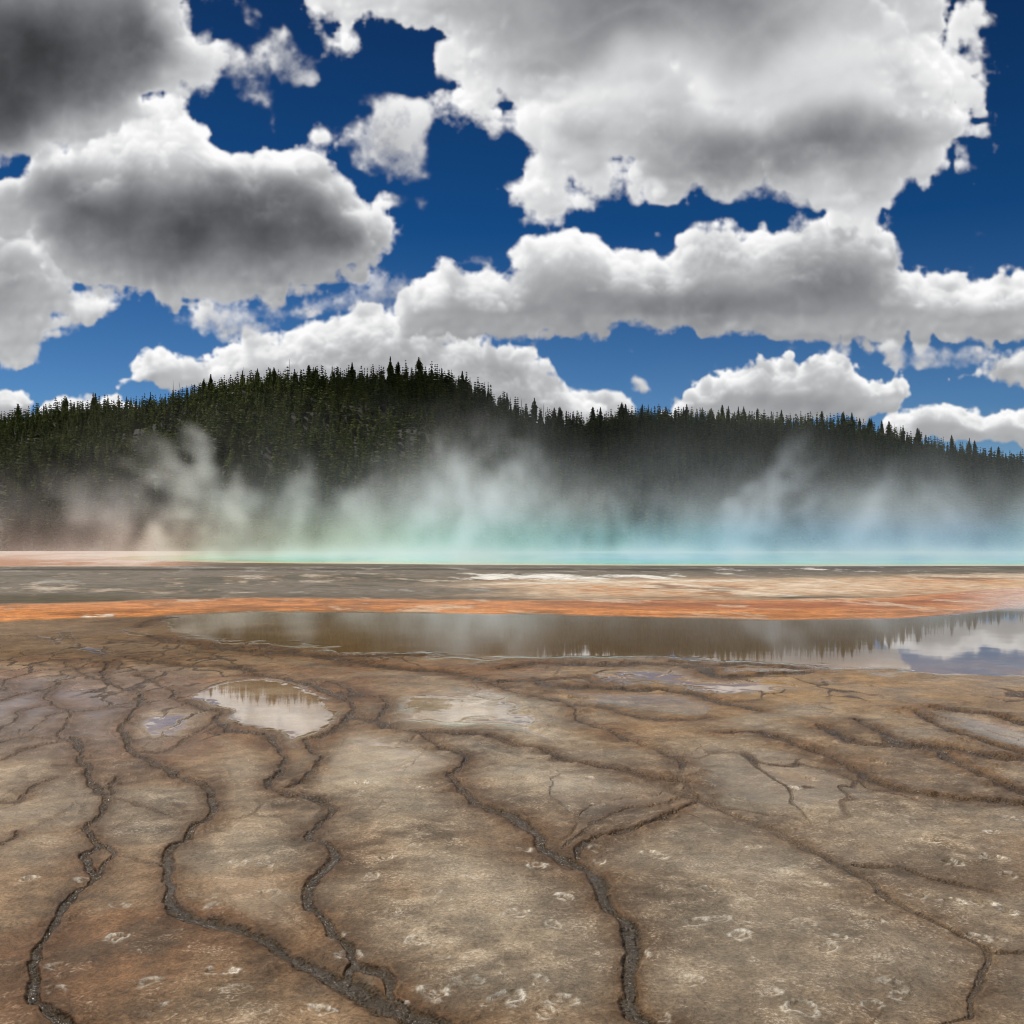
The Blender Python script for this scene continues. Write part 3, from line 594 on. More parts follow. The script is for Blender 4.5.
    nb = nd(nt, 'ShaderNodeTexNoise', {'Vector': PW, 'Scale': 7., 'Detail': 9., 'Roughness': .66})
    nl = nd(nt, 'ShaderNodeTexNoise', {'Vector': PW, 'Scale': 1.7, 'Detail': 10., 'Roughness': .62})
    vo = nd(nt, 'ShaderNodeTexVoronoi', {'Vector': PW, 'Scale': 55., 'Randomness': 1.})
    vb = nd(nt, 'ShaderNodeTexNoise', {'Vector': P, 'Scale': 26., 'Detail': 4., 'Roughness': .6})
    mr = lambda v, a_, b_, c_, d_: nd(nt, 'ShaderNodeMapRange', {0: v, 1: a_, 2: b_, 3: c_, 4: d_}).outputs[0]
    inv = lambda v: mth(nt, 'SUBTRACT', 1., v, clamp=True)
    dry = inv(mth(nt, 'MULTIPLY', f, .75))
    # grain and mottling
    grain = mth(nt, 'MULTIPLY', mr(nz.outputs[0], .36, .64, .58, 1.44), mth(nt, 'MULTIPLY', mr(nb.outputs[0], .36, .64, .72, 1.30), mr(nl.outputs[0], .34, .66, .70, 1.32)))
    gm = mth(nt, 'ADD', mth(nt, 'MULTIPLY', mth(nt, 'SUBTRACT', grain, 1.), dry), 1.)
    far_ = mr(nl.outputs[0], .36, .64, .74, 1.28)
    gm = mth(nt, 'ADD', mth(nt, 'MULTIPLY', gm, inv(rf)), mth(nt, 'MULTIPLY', far_, rf))
    sc = nd(nt, 'ShaderNodeVectorMath', {0: c}, operation='SCALE'); nt.links.new(gm, sc.inputs['Scale'])
    warm = mixc(nt, mth(nt, 'MULTIPLY', mr(nl.outputs['Color'], .45, .70, 0., .35), inv(rf)), sc.outputs[0], (.85, .66, .45), 'MULTIPLY')
    # crust flecks, gathered in patches
    fl = mth(nt, 'MULTIPLY', mr(nz.outputs[0], .53, .61, 0., .9), mth(nt, 'MULTIPLY', fk, mr(nb.outputs[0], .47, .58, 0., 1.)))
    fl = mth(nt, 'MULTIPLY', fl, inv(mth(nt, 'ADD', h, rf, clamp=True)))
    base = mixc(nt, fl, warm, (.50, .44, .36))
    # pebbles in the channels
    peb = mr(vo.outputs['Distance'], .15, .55, 1., 0.)
    flow = A('flow').outputs['Fac']
    base = mixc(nt, mth(nt, 'MULTIPLY', mth(nt, 'MULTIPLY', h, peb), mr(vb.outputs[0], .42, .62, 0., .5)), base, (.12, .085, .05))
    base = mixc(nt, mth(nt, 'MULTIPLY', flow, .8), base, (.050, .036, .020))
    rip = nd(nt, 'ShaderNodeTexNoise', {'Vector': P, 'Scale': 34., 'Detail': 2., 'Roughness': .5, 'Distortion': .8})
    hgt = mth(nt, 'ADD', mth(nt, 'MULTIPLY', nz.outputs[0], .009), mth(nt, 'MULTIPLY', nb.outputs[0], .025))
    still = nd(nt, 'ShaderNodeMapRange', {0: f, 1: .30, 2: .62, 3: 0., 4: 1.}, interpolation_type='SMOOTHSTEP').outputs[0]
    hgt = mth(nt, 'MULTIPLY', hgt, mth(nt, 'MULTIPLY', inv(still), inv(mth(nt, 'MULTIPLY', rf, .8))))
    hgt = mth(nt, 'ADD', hgt, mth(nt, 'MULTIPLY', mth(nt, 'MULTIPLY', vo.outputs['Distance'], h), -.0115))
    hgt = mth(nt, 'ADD', hgt, mth(nt, 'MULTIPLY', mth(nt, 'MULTIPLY', rip.outputs[0], flow), .012))
    bp = nd(nt, 'ShaderNodeBump', {'Height': hgt, 'Strength': 1., 'Distance': 1.})
    fsm = nd(nt, 'ShaderNodeMapRange', {0: f, 1: .12, 2: .60, 3: 0., 4: 1.}, interpolation_type='SMOOTHSTEP').outputs[0]
    rgh = nd(nt, 'ShaderNodeMapRange', {0: fsm, 1: 0., 2: 1., 3: .37, 4: .03}).outputs[0]
    rgh = mth(nt, 'SUBTRACT', rgh, mth(nt, 'MULTIPLY', h, mr(vb.outputs[0], .50, .62, .02, .48)))
    rgh = mth(nt, 'MAXIMUM', rgh, mth(nt, 'MULTIPLY', rf, .6))
    rgh = mth(nt, 'MULTIPLY_ADD', flow, mth(nt, 'SUBTRACT', .13, rgh), rgh)
    rgh = mth(nt, 'MAXIMUM', rgh, .03)
    bs = nd(nt, 'ShaderNodeBsdfPrincipled', {'Base Color': base, 'Roughness': rgh, 'IOR': 1.34, 'Normal': bp.outputs[0]})
    fs2 = nd(nt, 'ShaderNodeMapRange', {0: f, 1: .22, 2: .75, 3: 0., 4: 1.}, interpolation_type='SMOOTHSTEP').outputs[0]
    sl_ = mth(nt, 'ADD', .27, mth(nt, 'MULTIPLY', mth(nt, 'MAXIMUM', fs2, mth(nt, 'MAXIMUM', mth(nt, 'MULTIPLY', h, .2), mth(nt, 'MULTIPLY', flow, 2.))), .28))
    nt.links.new(mth(nt, 'MULTIPLY', mth(nt, 'MULTIPLY', sl_, A('gloss').outputs['Fac']), mth(nt, 'SUBTRACT', 1., mth(nt, 'MULTIPLY', rf, .6))), bs.inputs['Specular IOR Level'])
    nt.links.new(bs.outputs[0], out.inputs[0])
    me.materials.append(m)
    o = link(bpy.data.objects.new('mineral_terrace', me)); tag(o, kind='structure')
make_terrace()
def make_ground():
    # one coarse sheet to the horizon under the terrace, reaching all round
    rad = np.concatenate([[0.01, 2, 4, 8, 16, 30, 50, 80], np.arange(100, 240, 12), [260, 320, 420, 600, 900, 1500, 3000, 8000]])
    an = np.linspace(0, 2*math.pi, 97)
    Rr, A = np.meshgrid(rad, an, indexing='ij')
    x, y = Rr*np.sin(A), Rr*np.cos(A)
    z = -2.4*sstep(106, 215, Rr)-.14
    me = mesh_np('ground', np.stack([x, y, z], -1).reshape(-1, 3), grid_faces(len(rad), len(an))[:, ::-1], True)
    m, nt, out = new_mat('dry_flat')
    P = nd(nt, 'ShaderNodeTexCoord').outputs['Object']
    n = nd(nt, 'ShaderNodeTexNoise', {'Vector': P, 'Scale': .12, 'Detail': 9., 'Roughness': .6})
    c = ramp(nt, n.outputs[0], [(.3, (.10, .085, .055)), (.5, (.22, .175, .13)), (.7, (.34, .29, .24))])
    bs = nd(nt, 'ShaderNodeBsdfPrincipled', {'Base Color': c, 'Roughness': .8}); nt.links.new(bs.outputs[0], out.inputs[0])
    me.materials.append(m); tag(link(bpy.data.objects.new('ground', me)), kind='structure')
make_ground()
# ================================================================= the spring
def make_spring():
    na, nq = 300, 60
    A = np.linspace(0, 2*math.pi, na, endpoint=False); t = np.linspace(0, 1, nq)**.7
    cx, cy, rx, ry = 26., 86.3, 60., 20.2
    wob = 1+.012*np.sin(3*A+1)+.008*np.sin(7*A)+.006*np.sin(13*A+2)
    T, AA = np.meshgrid(t, A, indexing='ij'); WB = np.broadcast_to(wob, T.shape)
    x = cx+rx*T*WB*np.cos(AA); y = cy+ry*T*WB*np.sin(AA)
    z = np.full_like(x, .035)
    z = z-.04*sstep(.985, 1., T)
    i = np.arange(nq*na).reshape(nq, na); j = np.roll(i, -1, 1)
    Fc = np.stack([i[:-1], i[1:], j[1:], j[:-1]], -1).reshape(-1, 4)
    w = fbm(x*.25, y*.25, 7, 3)
    stops = [(0, (.015, .12, .30)), (.45, (.025, .22, .36)), (.66, (.05, .36, .38)), (.82, (.10, .44, .32)), (.91, (.22, .46, .20)), (.955, (.52, .44, .15)), (.985, (.60, .42, .20)), (1.0, (.50, .36, .22))]
    tt = np.clip(T+.012*w, 0, 1); c = np.stack([np.interp(tt, [s[0] for s in stops], [s[1][k] for s in stops]) for k in range(3)], -1)
    me = mesh_np('spring_water', np.stack([x, y, z], -1).reshape(-1, 3), Fc, True); cattr(me, 'col', c.reshape(-1, 3))
    m, nt, out = new_mat('hot_water')
    P = nd(nt, 'ShaderNodeTexCoord').outputs['Object']
    n = nd(nt, 'ShaderNodeTexNoise', {'Vector': P, 'Scale': 3., 'Detail': 3.}); b = nd(nt, 'ShaderNodeBump', {'Height': n.outputs[0], 'Strength': .25, 'Distance': .1})
    bs = nd(nt, 'ShaderNodeBsdfPrincipled', {'Base Color': nd(nt, 'ShaderNodeAttribute', attribute_name='col').outputs['Color'], 'Roughness': .12, 'IOR': 1.33, 'Specular IOR Level': .3, 'Normal': b.outputs[0]})
    nt.links.new(bs.outputs[0], out.inputs[0]); me.materials.append(m)
    tag(link(bpy.data.objects.new('spring_water', me)), kind='structure')
make_spring()
# ================================================================= the hill
RX = [-900, -300, -100, 0, 50, 100, 150, 180, 200, 240, 290, 340, 380, 430, 470, 500, 530, 560, 600, 650, 700, 760, 800, 840, 880, 920, 960, 1000, 1024, 1200, 1500, 2000]
RY = [470, 440, 428, 424, 416, 408, 406, 399, 393, 384, 380, 378, 374, 371, 382, 396, 412, 420, 419, 414, 417, 420, 421, 424, 433, 443, 452, 461, 466, 486, 505, 515]
RIDGE_TREE = 7.0
def hill_z(x, y):
    u = x/np.maximum(y, 1.); px = 512+F_PX*u
    e = (HOR-np.interp(px, RX, RY)-2.0)/F_PX
    Dr = 500+50*sstep(.0, .25, u)+14*np.sin(u*9)
    ridge = EYE+e*Dr-RIDGE_TREE*.35
    y0 = 212+10*np.sin(u*7+1)+10*sstep(-.1, .3, u)
    t = (y-y0)/(Dr-y0)
    spur = np.exp(-((u+.27)/.07)**2)
    p = np.where(t < 0, t*0, np.clip(t, 0, 1)**(1.12-.38*spur))
    p = np.where(t > 1, 1-.35*(t-1), p)
    g = fbm(x*.012+3, y*.012, 101, 4)
    z = -2.4+(ridge+2.4)*p + g*4.2*np.clip(t*3, 0, 1)*np.clip((1.05-t)*4, .25, 1)
    return np.where(t < 0, -2.5-.3*np.clip(-t*10, 0, 1), z)
def make_hill():
    us = np.linspace(-1.1, 1.1, 360); ss = np.concatenate([np.linspace(196, 620, 150), np.linspace(630, 1000, 24)])
    S, U = np.meshgrid(ss, us, indexing='ij'); x, y = U*S, S
    z = hill_z(x, y)
    me = mesh_np('hill', np.stack([x, y, z], -1).reshape(-1, 3), grid_faces(*S.shape), True)
    m, nt, out = new_mat('forest_floor')
    P = nd(nt, 'ShaderNodeTexCoord').outputs['Object']
    n = nd(nt, 'ShaderNodeTexNoise', {'Vector': P, 'Scale': .08, 'Detail': 9., 'Roughness': .65})
    c = ramp(nt, n.outputs[0], [(.35, (.010, .012, .006)), (.52, (.020, .019, .010)), (.72, (.06, .05, .034))])
    bs = nd(nt, 'ShaderNodeBsdfPrincipled', {'Base Color': c, 'Roughness': .9, 'Specular IOR Level': .2}); nt.links.new(bs.outputs[0], out.inputs[0])
    me.materials.append(m); tag(link(bpy.data.objects.new('hill', me)), kind='structure')
make_hill()
# ================================================================= trees
def crown_np(g, layers, boughs, slim=1.0, bare=.12):
    """a conifer crown of unit height: whorls of drooping boughs, ragged outline; returns verts, tris, shade"""
    V = []; T = []; Sh = []
    lean = g.normal(0, .012, 2); lop = g.uniform(0, 6.28)
    for k in range(layers):
        t = (k+.5*g.random())/layers
        zc = bare+(1-bare)*t
        rad = .160*slim*(1-t)**.68*(.8+.25*math.sin(t*9+lop))+.012
        if t < .12: rad *= .7
        nb = max(3, int(boughs*(1-.5*t)+g.random()))
        a0 = g.random()*6.28
        for b in range(nb):
            if g.random() < .10: continue
            a = a0+6.283*b/nb+g.normal(0, .25); r = rad*g.uniform(.6, 1.22)
            ca, sa = math.cos(a), math.sin(a); w = r*.50+.010; dr = (.05+.35*r)*g.uniform(.6, 1.3)*(1-t*.9)
            ox, oy = lean[0]*t*8*.2, lean[1]*t*8*.2
            h = zc+.02
            i = len(V)
            V += [(ox, oy, h+.035), (ox+ca*r*.55-sa*w, oy+sa*r*.55+ca*w, h-dr*.5), (ox+ca*r, oy+sa*r, h-dr), (ox+ca*r*.55+sa*w, oy+sa*r*.55-ca*w, h-dr*.5), (ox+ca*r*.45, oy+sa*r*.45, h-dr*.1+.012), (ox+ca*r*.5, oy+sa*r*.5, h-dr*.9-.02)]
            T += [(i, i+1, i+4), (i+4, i+1, i+2), (i+4, i+2, i+3), (i, i+4, i+3), (i+1, i+5, i+2), (i+5, i+3, i+2)]
            s = g.random(); Sh += [s]*6
    i = len(V); V += [(-.006, 0, .93), (.006, .004, .93), (0, -.006, .93), (lean[0]*.4, lean[1]*.4, 1.0)]; T += [(i, i+1, i+3), (i+1, i+2, i+3), (i+2, i, i+3)]; Sh += [.5]*4
    return np.array(V, np.float32), np.array(T, np.int32), np.array(Sh, np.float32)
def needle_mat(name, per_tree):
    m, nt, out = new_mat(name)
    a = nd(nt, 'ShaderNodeAttribute', attribute_name='tint').outputs['Fac']
    if per_tree:
        a = mth(nt, 'ADD', mth(nt, 'MULTIPLY', a, .5), mth(nt, 'MULTIPLY', nd(nt, 'ShaderNodeObjectInfo').outputs['Random'], .5))
    c = ramp(nt, a, [(0., (.016, .026, .008)), (.45, (.050, .068, .016)), (.8, (.100, .116, .026)), (1., (.14, .135, .036))])
    bs = nd(nt, 'ShaderNodeBsdfPrincipled', {'Base Color': c, 'Roughness': .8, 'Specular IOR Level': .06})
    tr = nd(nt, 'ShaderNodeBsdfTranslucent', {'Color': c}); ms = nd(nt, 'ShaderNodeMixShader', {0: .38, 1: bs.outputs[0], 2: tr.outputs[0]})
    nt.links.new(ms.outputs[0], out.inputs[0]); return m
NEEDLES, NEEDLES_STUFF = needle_mat('pine_needles', True), needle_mat('pine_needles_mass', False)
m_, nt_, out_ = new_mat('bark'); 
bn = nd(nt_, 'ShaderNodeTexNoise', {'Scale': 14., 'Detail': 4.}); bc = ramp(nt_, bn.outputs[0], [(.3, (.06, .045, .034)), (.7, (.16, .125, .10))])
nt_.links.new(nd(nt_, 'ShaderNodeBsdfPrincipled', {'Base Color': bc, 'Roughness': .9}).outputs[0], out_.inputs[0]); BARK = m_
m_, nt_, out_ = new_mat('dead_wood')
bn = nd(nt_, 'ShaderNodeTexNoise', {'Scale': 9., 'Detail': 5.}); bc = ramp(nt_, bn.outputs[0], [(.3, (.12, .11, .10)), (.7, (.34, .32, .29))])
nt_.links.new(nd(nt_, 'ShaderNodeBsdfPrincipled', {'Base Color': bc, 'Roughness': .85}).outputs[0], out_.inputs[0]); DEAD = m_
def tube_np(pts, rads, n=6):
    V = []; Fc = []
    for k, (p, r) in enumerate(zip(pts, rads)):
        for j in range(n):
            a = 6.283*j/n; V.append((p[0]+r*math.cos(a), p[1]+r*math.sin(a), p[2]))
    for k in range(len(pts)-1):
        for j in range(n): Fc.append((k*n+j, k*n+(j+1) % n, (k+1)*n+(j+1) % n, (k+1)*n+j))
    return np.array(V, np.float32), np.array(Fc, np.int32)
def make_forest():
    g = np.random.default_rng(3)
    # jittered scatter over the hillside and its foot
    st = 3.7
    X, Y = np.meshgrid(np.arange(-520, 520, st), np.arange(206, 640, st))
    X = (X+g.uniform(-.48, .48, X.shape)*st).ravel(); Y = (Y+g.uniform(-.48, .48, Y.shape)*st).ravel()
    u = X/Y; ok = (np.abs(u) < .68)
    X, Y, u = X[ok], Y[ok], u[ok]
    px = 512+F_PX*u
    Dr = 500+50*sstep(.0, .25, u)+14*np.sin(u*9)
    y0 = 212+10*np.sin(u*7+1)+10*sstep(-.1, .3, u)
    ok = (Y > y0-2+3*g.normal(size=len(Y))) & (Y < Dr+16)
    clear = fbm(X*.03, Y*.03, 210, 3) + .45*np.exp(-(((px-236)/36)**2+((Y-420)/50)**2))
    ok &= (g.random(len(X)) > sstep(1.2, 1.7, clear)*.7) & (g.random(len(X)) > .05)
    X, Y, px = X[ok], Y[ok], px[ok]; Dr = Dr[ok]; Z = hill_z(X, Y)
    Hh = g.uniform(4.6, 8.2, len(X))*(1+.12*g.normal(size=len(X))); Hh = np.where(g.random(len(X)) < .08, Hh*1.28, Hh); Hh = np.clip(Hh*1.16, 3.2, 11.5)
    Hh *= np.where(Y < 260, 1.05, 1.0)
    slim = g.uniform(.95, 1.5, len(X))
    infr = (px > 2) & (px < 1022)
    front = infr & (Y < 300)
    score = np.where(front, Hh/Y*np.where(px < 330, 1.25, 1.0)*np.where(Y < 235, 1.15, 1), 0)
    hero = np.argsort(-score)[:236]
    sky = infr & (np.abs(Y-Dr) < 9)
    sc2 = np.where(sky, Hh, 0); sk = np.argsort(-sc2)[:60]
    sel = np.concatenate([hero, np.setdiff1d(sk, hero)])
    # prototypes
    protos = []
    for k in range(6):
        V, T, S = crown_np(np.random.default_rng(50+k), 19, 11, .85+.1*k, .10+.02*(k % 3))
        me = mesh_np('crown', V, T, False); fattr(me, 'tint', S); me.materials.append(NEEDLES)
        V, T = tube_np([(0, 0, -.06), (0, 0, .3), (0, 0, .9)], [.016, .012, .003], 7)
        mt = mesh_np('trunk', V, T, True); mt.materials.append(BARK); protos.append((me, mt))
    for i in sel:
        p, y = px[i], Y[i]
        if y < 330:
            if p < 110: lab, gr = 'dark green pine in the clear front rows at the left foot of the hill', 'pines at the left foot of the hill'
            elif p < 240: lab, gr = 'pine at the hill foot veiled by the tall pale steam plume on the left', 'pines behind the tall left plume'
            elif p < 480: lab, gr = 'pine at the hill foot behind the turquoise tinted steam left of centre', 'pines behind the turquoise steam'
            elif p < 760: lab, gr = 'pine at the hill foot behind the thick pale steam in the middle', 'pines behind the middle steam'
            else: lab, gr = 'pine at the hill foot behind the blue tinted steam on the right', 'pines behind the blue steam'
        elif p < 215: lab, gr = 'conifer on the skyline along the lower left shoulder of the hill', 'conifers on the left shoulder skyline'
        elif p < 545: lab, gr = 'conifer on the skyline along the high rounded summit of the hill', 'conifers on the summit skyline'
        elif p < 790: lab, gr = 'conifer on the skyline along the level saddle right of the summit', 'conifers on the saddle skyline'
        else: lab, gr = 'conifer on the skyline along the ridge falling away to the right', 'conifers on the falling right ridge'
        e = link(bpy.data.objects.new('pine_tree', None)); e.location = (X[i], Y[i], Z[i]-.1); e.rotation_euler = (0, 0, g.uniform(0, 6.28)); e.empty_display_size = .5
        tag(e, lab, 'pine tree', gr)
        me, mt = protos[int(g.integers(6))]
        for nm, d in (('crown', me), ('trunk', mt)):
            c = link(bpy.data.objects.new(nm, d)); c.parent = e; c.scale = (Hh[i]*slim[i], Hh[i]*slim[i], Hh[i])
    # the mass of the forest: one object
    rest = np.setdiff1d(np.arange(len(X)), sel)
    Vs, Ts, Ss = [], [], []; off = 0
    lib = [crown_np(np.random.default_rng(300+k), 10, 6, g.uniform(.8, 1.2), .08) for k in range(28)]
    for i in rest:
        V, T, S = lib[int(g.integers(len(lib)))]
        a = g.uniform(0, 6.28); c, s = math.cos(a), math.sin(a); w = Hh[i]*slim[i]
        P = np.empty_like(V); P[:, 0] = (V[:, 0]*c-V[:, 1]*s)*w+X[i]; P[:, 1] = (V[:, 0]*s+V[:, 1]*c)*w+Y[i]; P[:, 2] = V[:, 2]*Hh[i]+Z[i]-.1
        Vs.append(P); Ts.append(T+off); off += len(V); Ss.append(.5*S+.5*g.random())
    me = mesh_np('forest', np.vstack(Vs), np.vstack(Ts), False); fattr(me, 'tint', np.concatenate(Ss)); me.materials.append(NEEDLES_STUFF)
    o = link(bpy.data.objects.new('forest', me)); tag(o, 'dense dark conifer forest covering the whole hillside behind the spring', 'forest', kind='stuff')
    print('trees', len(X), 'forest tris', sum(len(t) for t in Ts))
make_forest()
# dead snags standing on the skyline
def ridge_spot(px, back=0):
    u = (px-512)/F_PX; y = 500+50*float(sstep(.0, .25, np.array(u)))+14*math.sin(u*9)+back
    return u*y, y, float(hill_z(np.array([u*y]), np.array([y]))[0])
SNAGS = [(174, 13.5, 2, 'tall bare grey snag, upright, at the left end of the hill crest'), (183, 11.5, 9, 'bare grey snag leaning left beside the taller upright snag'), (203, 9.5, 16, 'short bare snag leaning strongly, third from the left on the crest'), (245, 11.5, 3, 'thin bare snag among dense pines left of the tallest crest snag'), (290, 13.5, 1, 'tallest bare snag, dead straight, on the crest between two dark pines'),
 (522, 9.5, 2, 'thin bare snag on the slope falling right of the summit, upper one'), (543, 10.5, -2, 'thin bare snag on the slope falling right of the summit, lower one'), (712, 9, 1, 'lone bare snag on the level ridge below the white dome cloud'), (872, 10.5, 0, 'bare snag on the falling right ridge, leftmost of its three'), (894, 10.5, -1, 'bare snag on the falling right ridge, middle of its three'), (901, 11, 2, 'bare snag on the falling right ridge, rightmost of its three'), (937, 8.5, -2, 'short bare snag low on the right ridge near small pines'), (962, 8.0, 3, 'last short bare snag towards the right end of the ridge'), (19, 10, 1, 'thin bare snag on the far left skyline above the cloud bank')]
for k, (px, h, lean, lab) in enumerate(SNAGS):
    g = np.random.default_rng(700+k); x, y, z = ridge_spot(px, -3)
    e = link(bpy.data.objects.new('dead_tree', None)); e.location = (x, y, z-.2); e.rotation_euler = (R(g.normal(0, 2)), R(-lean), 0); tag(e, lab, 'dead tree', 'bare snags on the skyline')
    V, Fc = tube_np([(0, 0, 0), (.05, 0, h*.4), (0, .04, h*.75), (.04, 0, h)], [.17, .13, .09, .04], 7)
    t = link(bpy.data.objects.new('trunk', mesh_np('trunk', V, Fc, True))); t.data.materials.append(DEAD); t.parent = e
    Vs = []; Fs = []; off = 0
    for b in range(9):
        zz = h*g.uniform(.35, .95); a = g.uniform(0, 6.28); l = g.uniform(.3, .9)*(1.1-zz/h)
        P = [(0, 0, zz), (math.cos(a)*l*.6, math.sin(a)*l*.6, zz+.02), (math.cos(a)*l, math.sin(a)*l, zz-.12)]
        V, Fc = tube_np(P, [.04, .03, .01], 4); V[:, 2] += np.tile([-.03, 0, .03, 0], 3); Vs.append(V); Fs.append(Fc+off); off += len(V)
    t = link(bpy.data.objects.new('branches', mesh_np('branches', np.vstack(Vs), np.vstack(Fs), False))); t.data.materials.append(DEAD); t.parent = e
# pale rock outcrops on the sunny spur
m_, nt_, out_ = new_mat('rhyolite')
bn = nd(nt_, 'ShaderNodeTexNoise', {'Scale': 1.3, 'Detail': 8.}); bc = ramp(nt_, bn.outputs[0], [(.3, (.10, .09, .08)), (.55, (.24, .22, .20)), (.75, (.36, .34, .31))])
bb = nd(nt_, 'ShaderNodeBump', {'Height': bn.outputs[0], 'Strength': .8, 'Distance': .4})
nt_.links.new(nd(nt_, 'ShaderNodeBsdfPrincipled', {'Base Color': bc, 'Roughness': .85, 'Normal': bb.outputs[0]}).outputs[0], out_.inputs[0]); ROCK = m_
for k, (px, y, s, lab) in enumerate([(241, 432, 2.6, 'largest pale grey rock outcrop high on the sunlit spur'), (236, 421, 1.7, 'small pale rock just below the largest outcrop on the spur'), (204, 428, 1.8, 'grey rock outcrop left of the others near the crest'), (222, 398, 1.5, 'low grey rock among pines in the middle of the spur'), (248, 405, 1.4, 'small grey rock right of the middle rock on the spur'), (640, 445, 2.0, 'pale rock slab alone on the dark slope right of the summit'), (722, 430, 2.2, 'weathered rock ledge on the dark right slope above the steam')]):
    g = np.random.default_rng(900+k); u = (px-512)/F_PX; x = u*y; z = float(hill_z(np.array([x]), np.array([float(y)]))[0])
    bm = bmesh.new(); bmesh.ops.create_icosphere(bm, subdivisions=4, radius=1)
    for v in bm.verts:
        p = np.array(v.co); n = sum(abs(math.sin(p @ g0*2.3+ph)) for g0, ph in ((np.array([1.3, .4, .9]), k), (np.array([-.6, 1.2, .7]), 2*k), (np.array([.5, -.9, 1.6]), 3*k)))
        q = v.co*(0.7+.22*n); q.x *= 1.5; q.y *= 1.0; q.z = round(q.z*3.2)/3.2*.35+q.z*.5; v.co = q*s
    me = bpy.data.meshes.new('rock_outcrop'); bm.to_mesh(me); bm.free(); me.materials.append(ROCK)
    o = link(bpy.data.objects.new('rock_outcrop', me)); o.location = (x, y, z+s*.35); o.rotation_euler = (0, 0, g.uniform(0, 3)); tag(o, lab, 'rock', 'rock outcrops on the hill')
# the timber lookout on the slope
def make_lookout():
    u = (580-512)/F_PX; y = 405.; x = u*y; z = float(hill_z(np.array([x]), np.array([y]))[0]); zt = EYE+(HOR-456)/F_PX*y
    zt = max(zt, z+1.)
    e = link(bpy.data.objects.new('viewing_platform', None)); e.location = (x, y, z-.2); tag(e, 'small timber viewing platform with railing on the slope right of the summit', 'viewing platform')
    def boxes(name, L):
        V = []; Fc = []
        for (cx, cy, cz, a, b, c) in L:
            i = len(V); V += [(cx+sx*a/2, cy+sy*b/2, cz+sz*c/2) for sz in (-1, 1) for sy in (-1, 1) for sx in (-1, 1)]
            Fc += [(i, i+2, i+3, i+1), (i+4, i+5, i+7, i+6), (i, i+1, i+5, i+4), (i+2, i+6, i+7, i+3), (i, i+4, i+6, i+2), (i+1, i+3, i+7, i+5)]
        o = link(bpy.data.objects.new(name, mesh_np(name, np.array(V), np.array(Fc)))); o.data.materials.append(DEAD); o.parent = e; return o
    h = zt-z+.2
    boxes('deck', [(0, 0, h, 9, 4, .22)])
    for sx in (-4.2, 0, 4.2):
        for sy in (-1.7, 1.7): boxes('post', [(sx, sy, h/2-.12, .28, .28, h)])
    boxes('railing', [(0, -1.9, h+1.08, 9, .10, .14), (0, -1.9, h+.62, 9, .08, .10)]+[(xx, -1.9, h+.62, .10, .06, .9) for xx in np.linspace(-4.4, 4.4, 10)])
make_lookout()
# an unseen cloud, placed and shaped to shade the right-hand hill
def make_shade_cloud():
    bm = bmesh.new()
    for px, dep, r in [(395,500,52),(470,480,75),(560,440,80),(660,410,95),(780,400,115),(900,390,125),(1040,380,140),(640,320,60),(760,300,70),(900,290,90),(1050,280,120),(1200,380,150)]:
        t = np.array([(px-512)/F_PX*dep, dep, 35.])+sd_*1150
        k = bmesh.ops.create_icosphere(bm, subdivisions=3, radius=r)
        for v in k['verts']:
            n = .5*math.sin(v.co.x*.045+px)*math.sin(v.co.y*.05)+.3*math.sin(v.co.z*.09+v.co.x*.08)
            v.co *= 1+.16*n; v.co.z *= .62
            v.co.x += t[0]; v.co.y += t[1]; v.co.z += t[2]
    me = bpy.data.meshes.new('cloud'); bm.to_mesh(me); bm.free()
    mt, nt, out = new_mat('cloud_vapour')
    nt.links.new(nd(nt, 'ShaderNodeVolumeScatter', {'Color': (.98, .98, .99, 1), 'Density': .030}).outputs[0], out.inputs['Volume'])
    me.materials.append(mt); o = link(bpy.data.objects.new('cloud', me)); tag(o, 'unseen cloud added overhead to shade the right side of the forested hill', 'cloud')
    md = o.modifiers.new('merge', 'REMESH'); md.mode = 'VOXEL'; md.voxel_size = 9
make_shade_cloud()
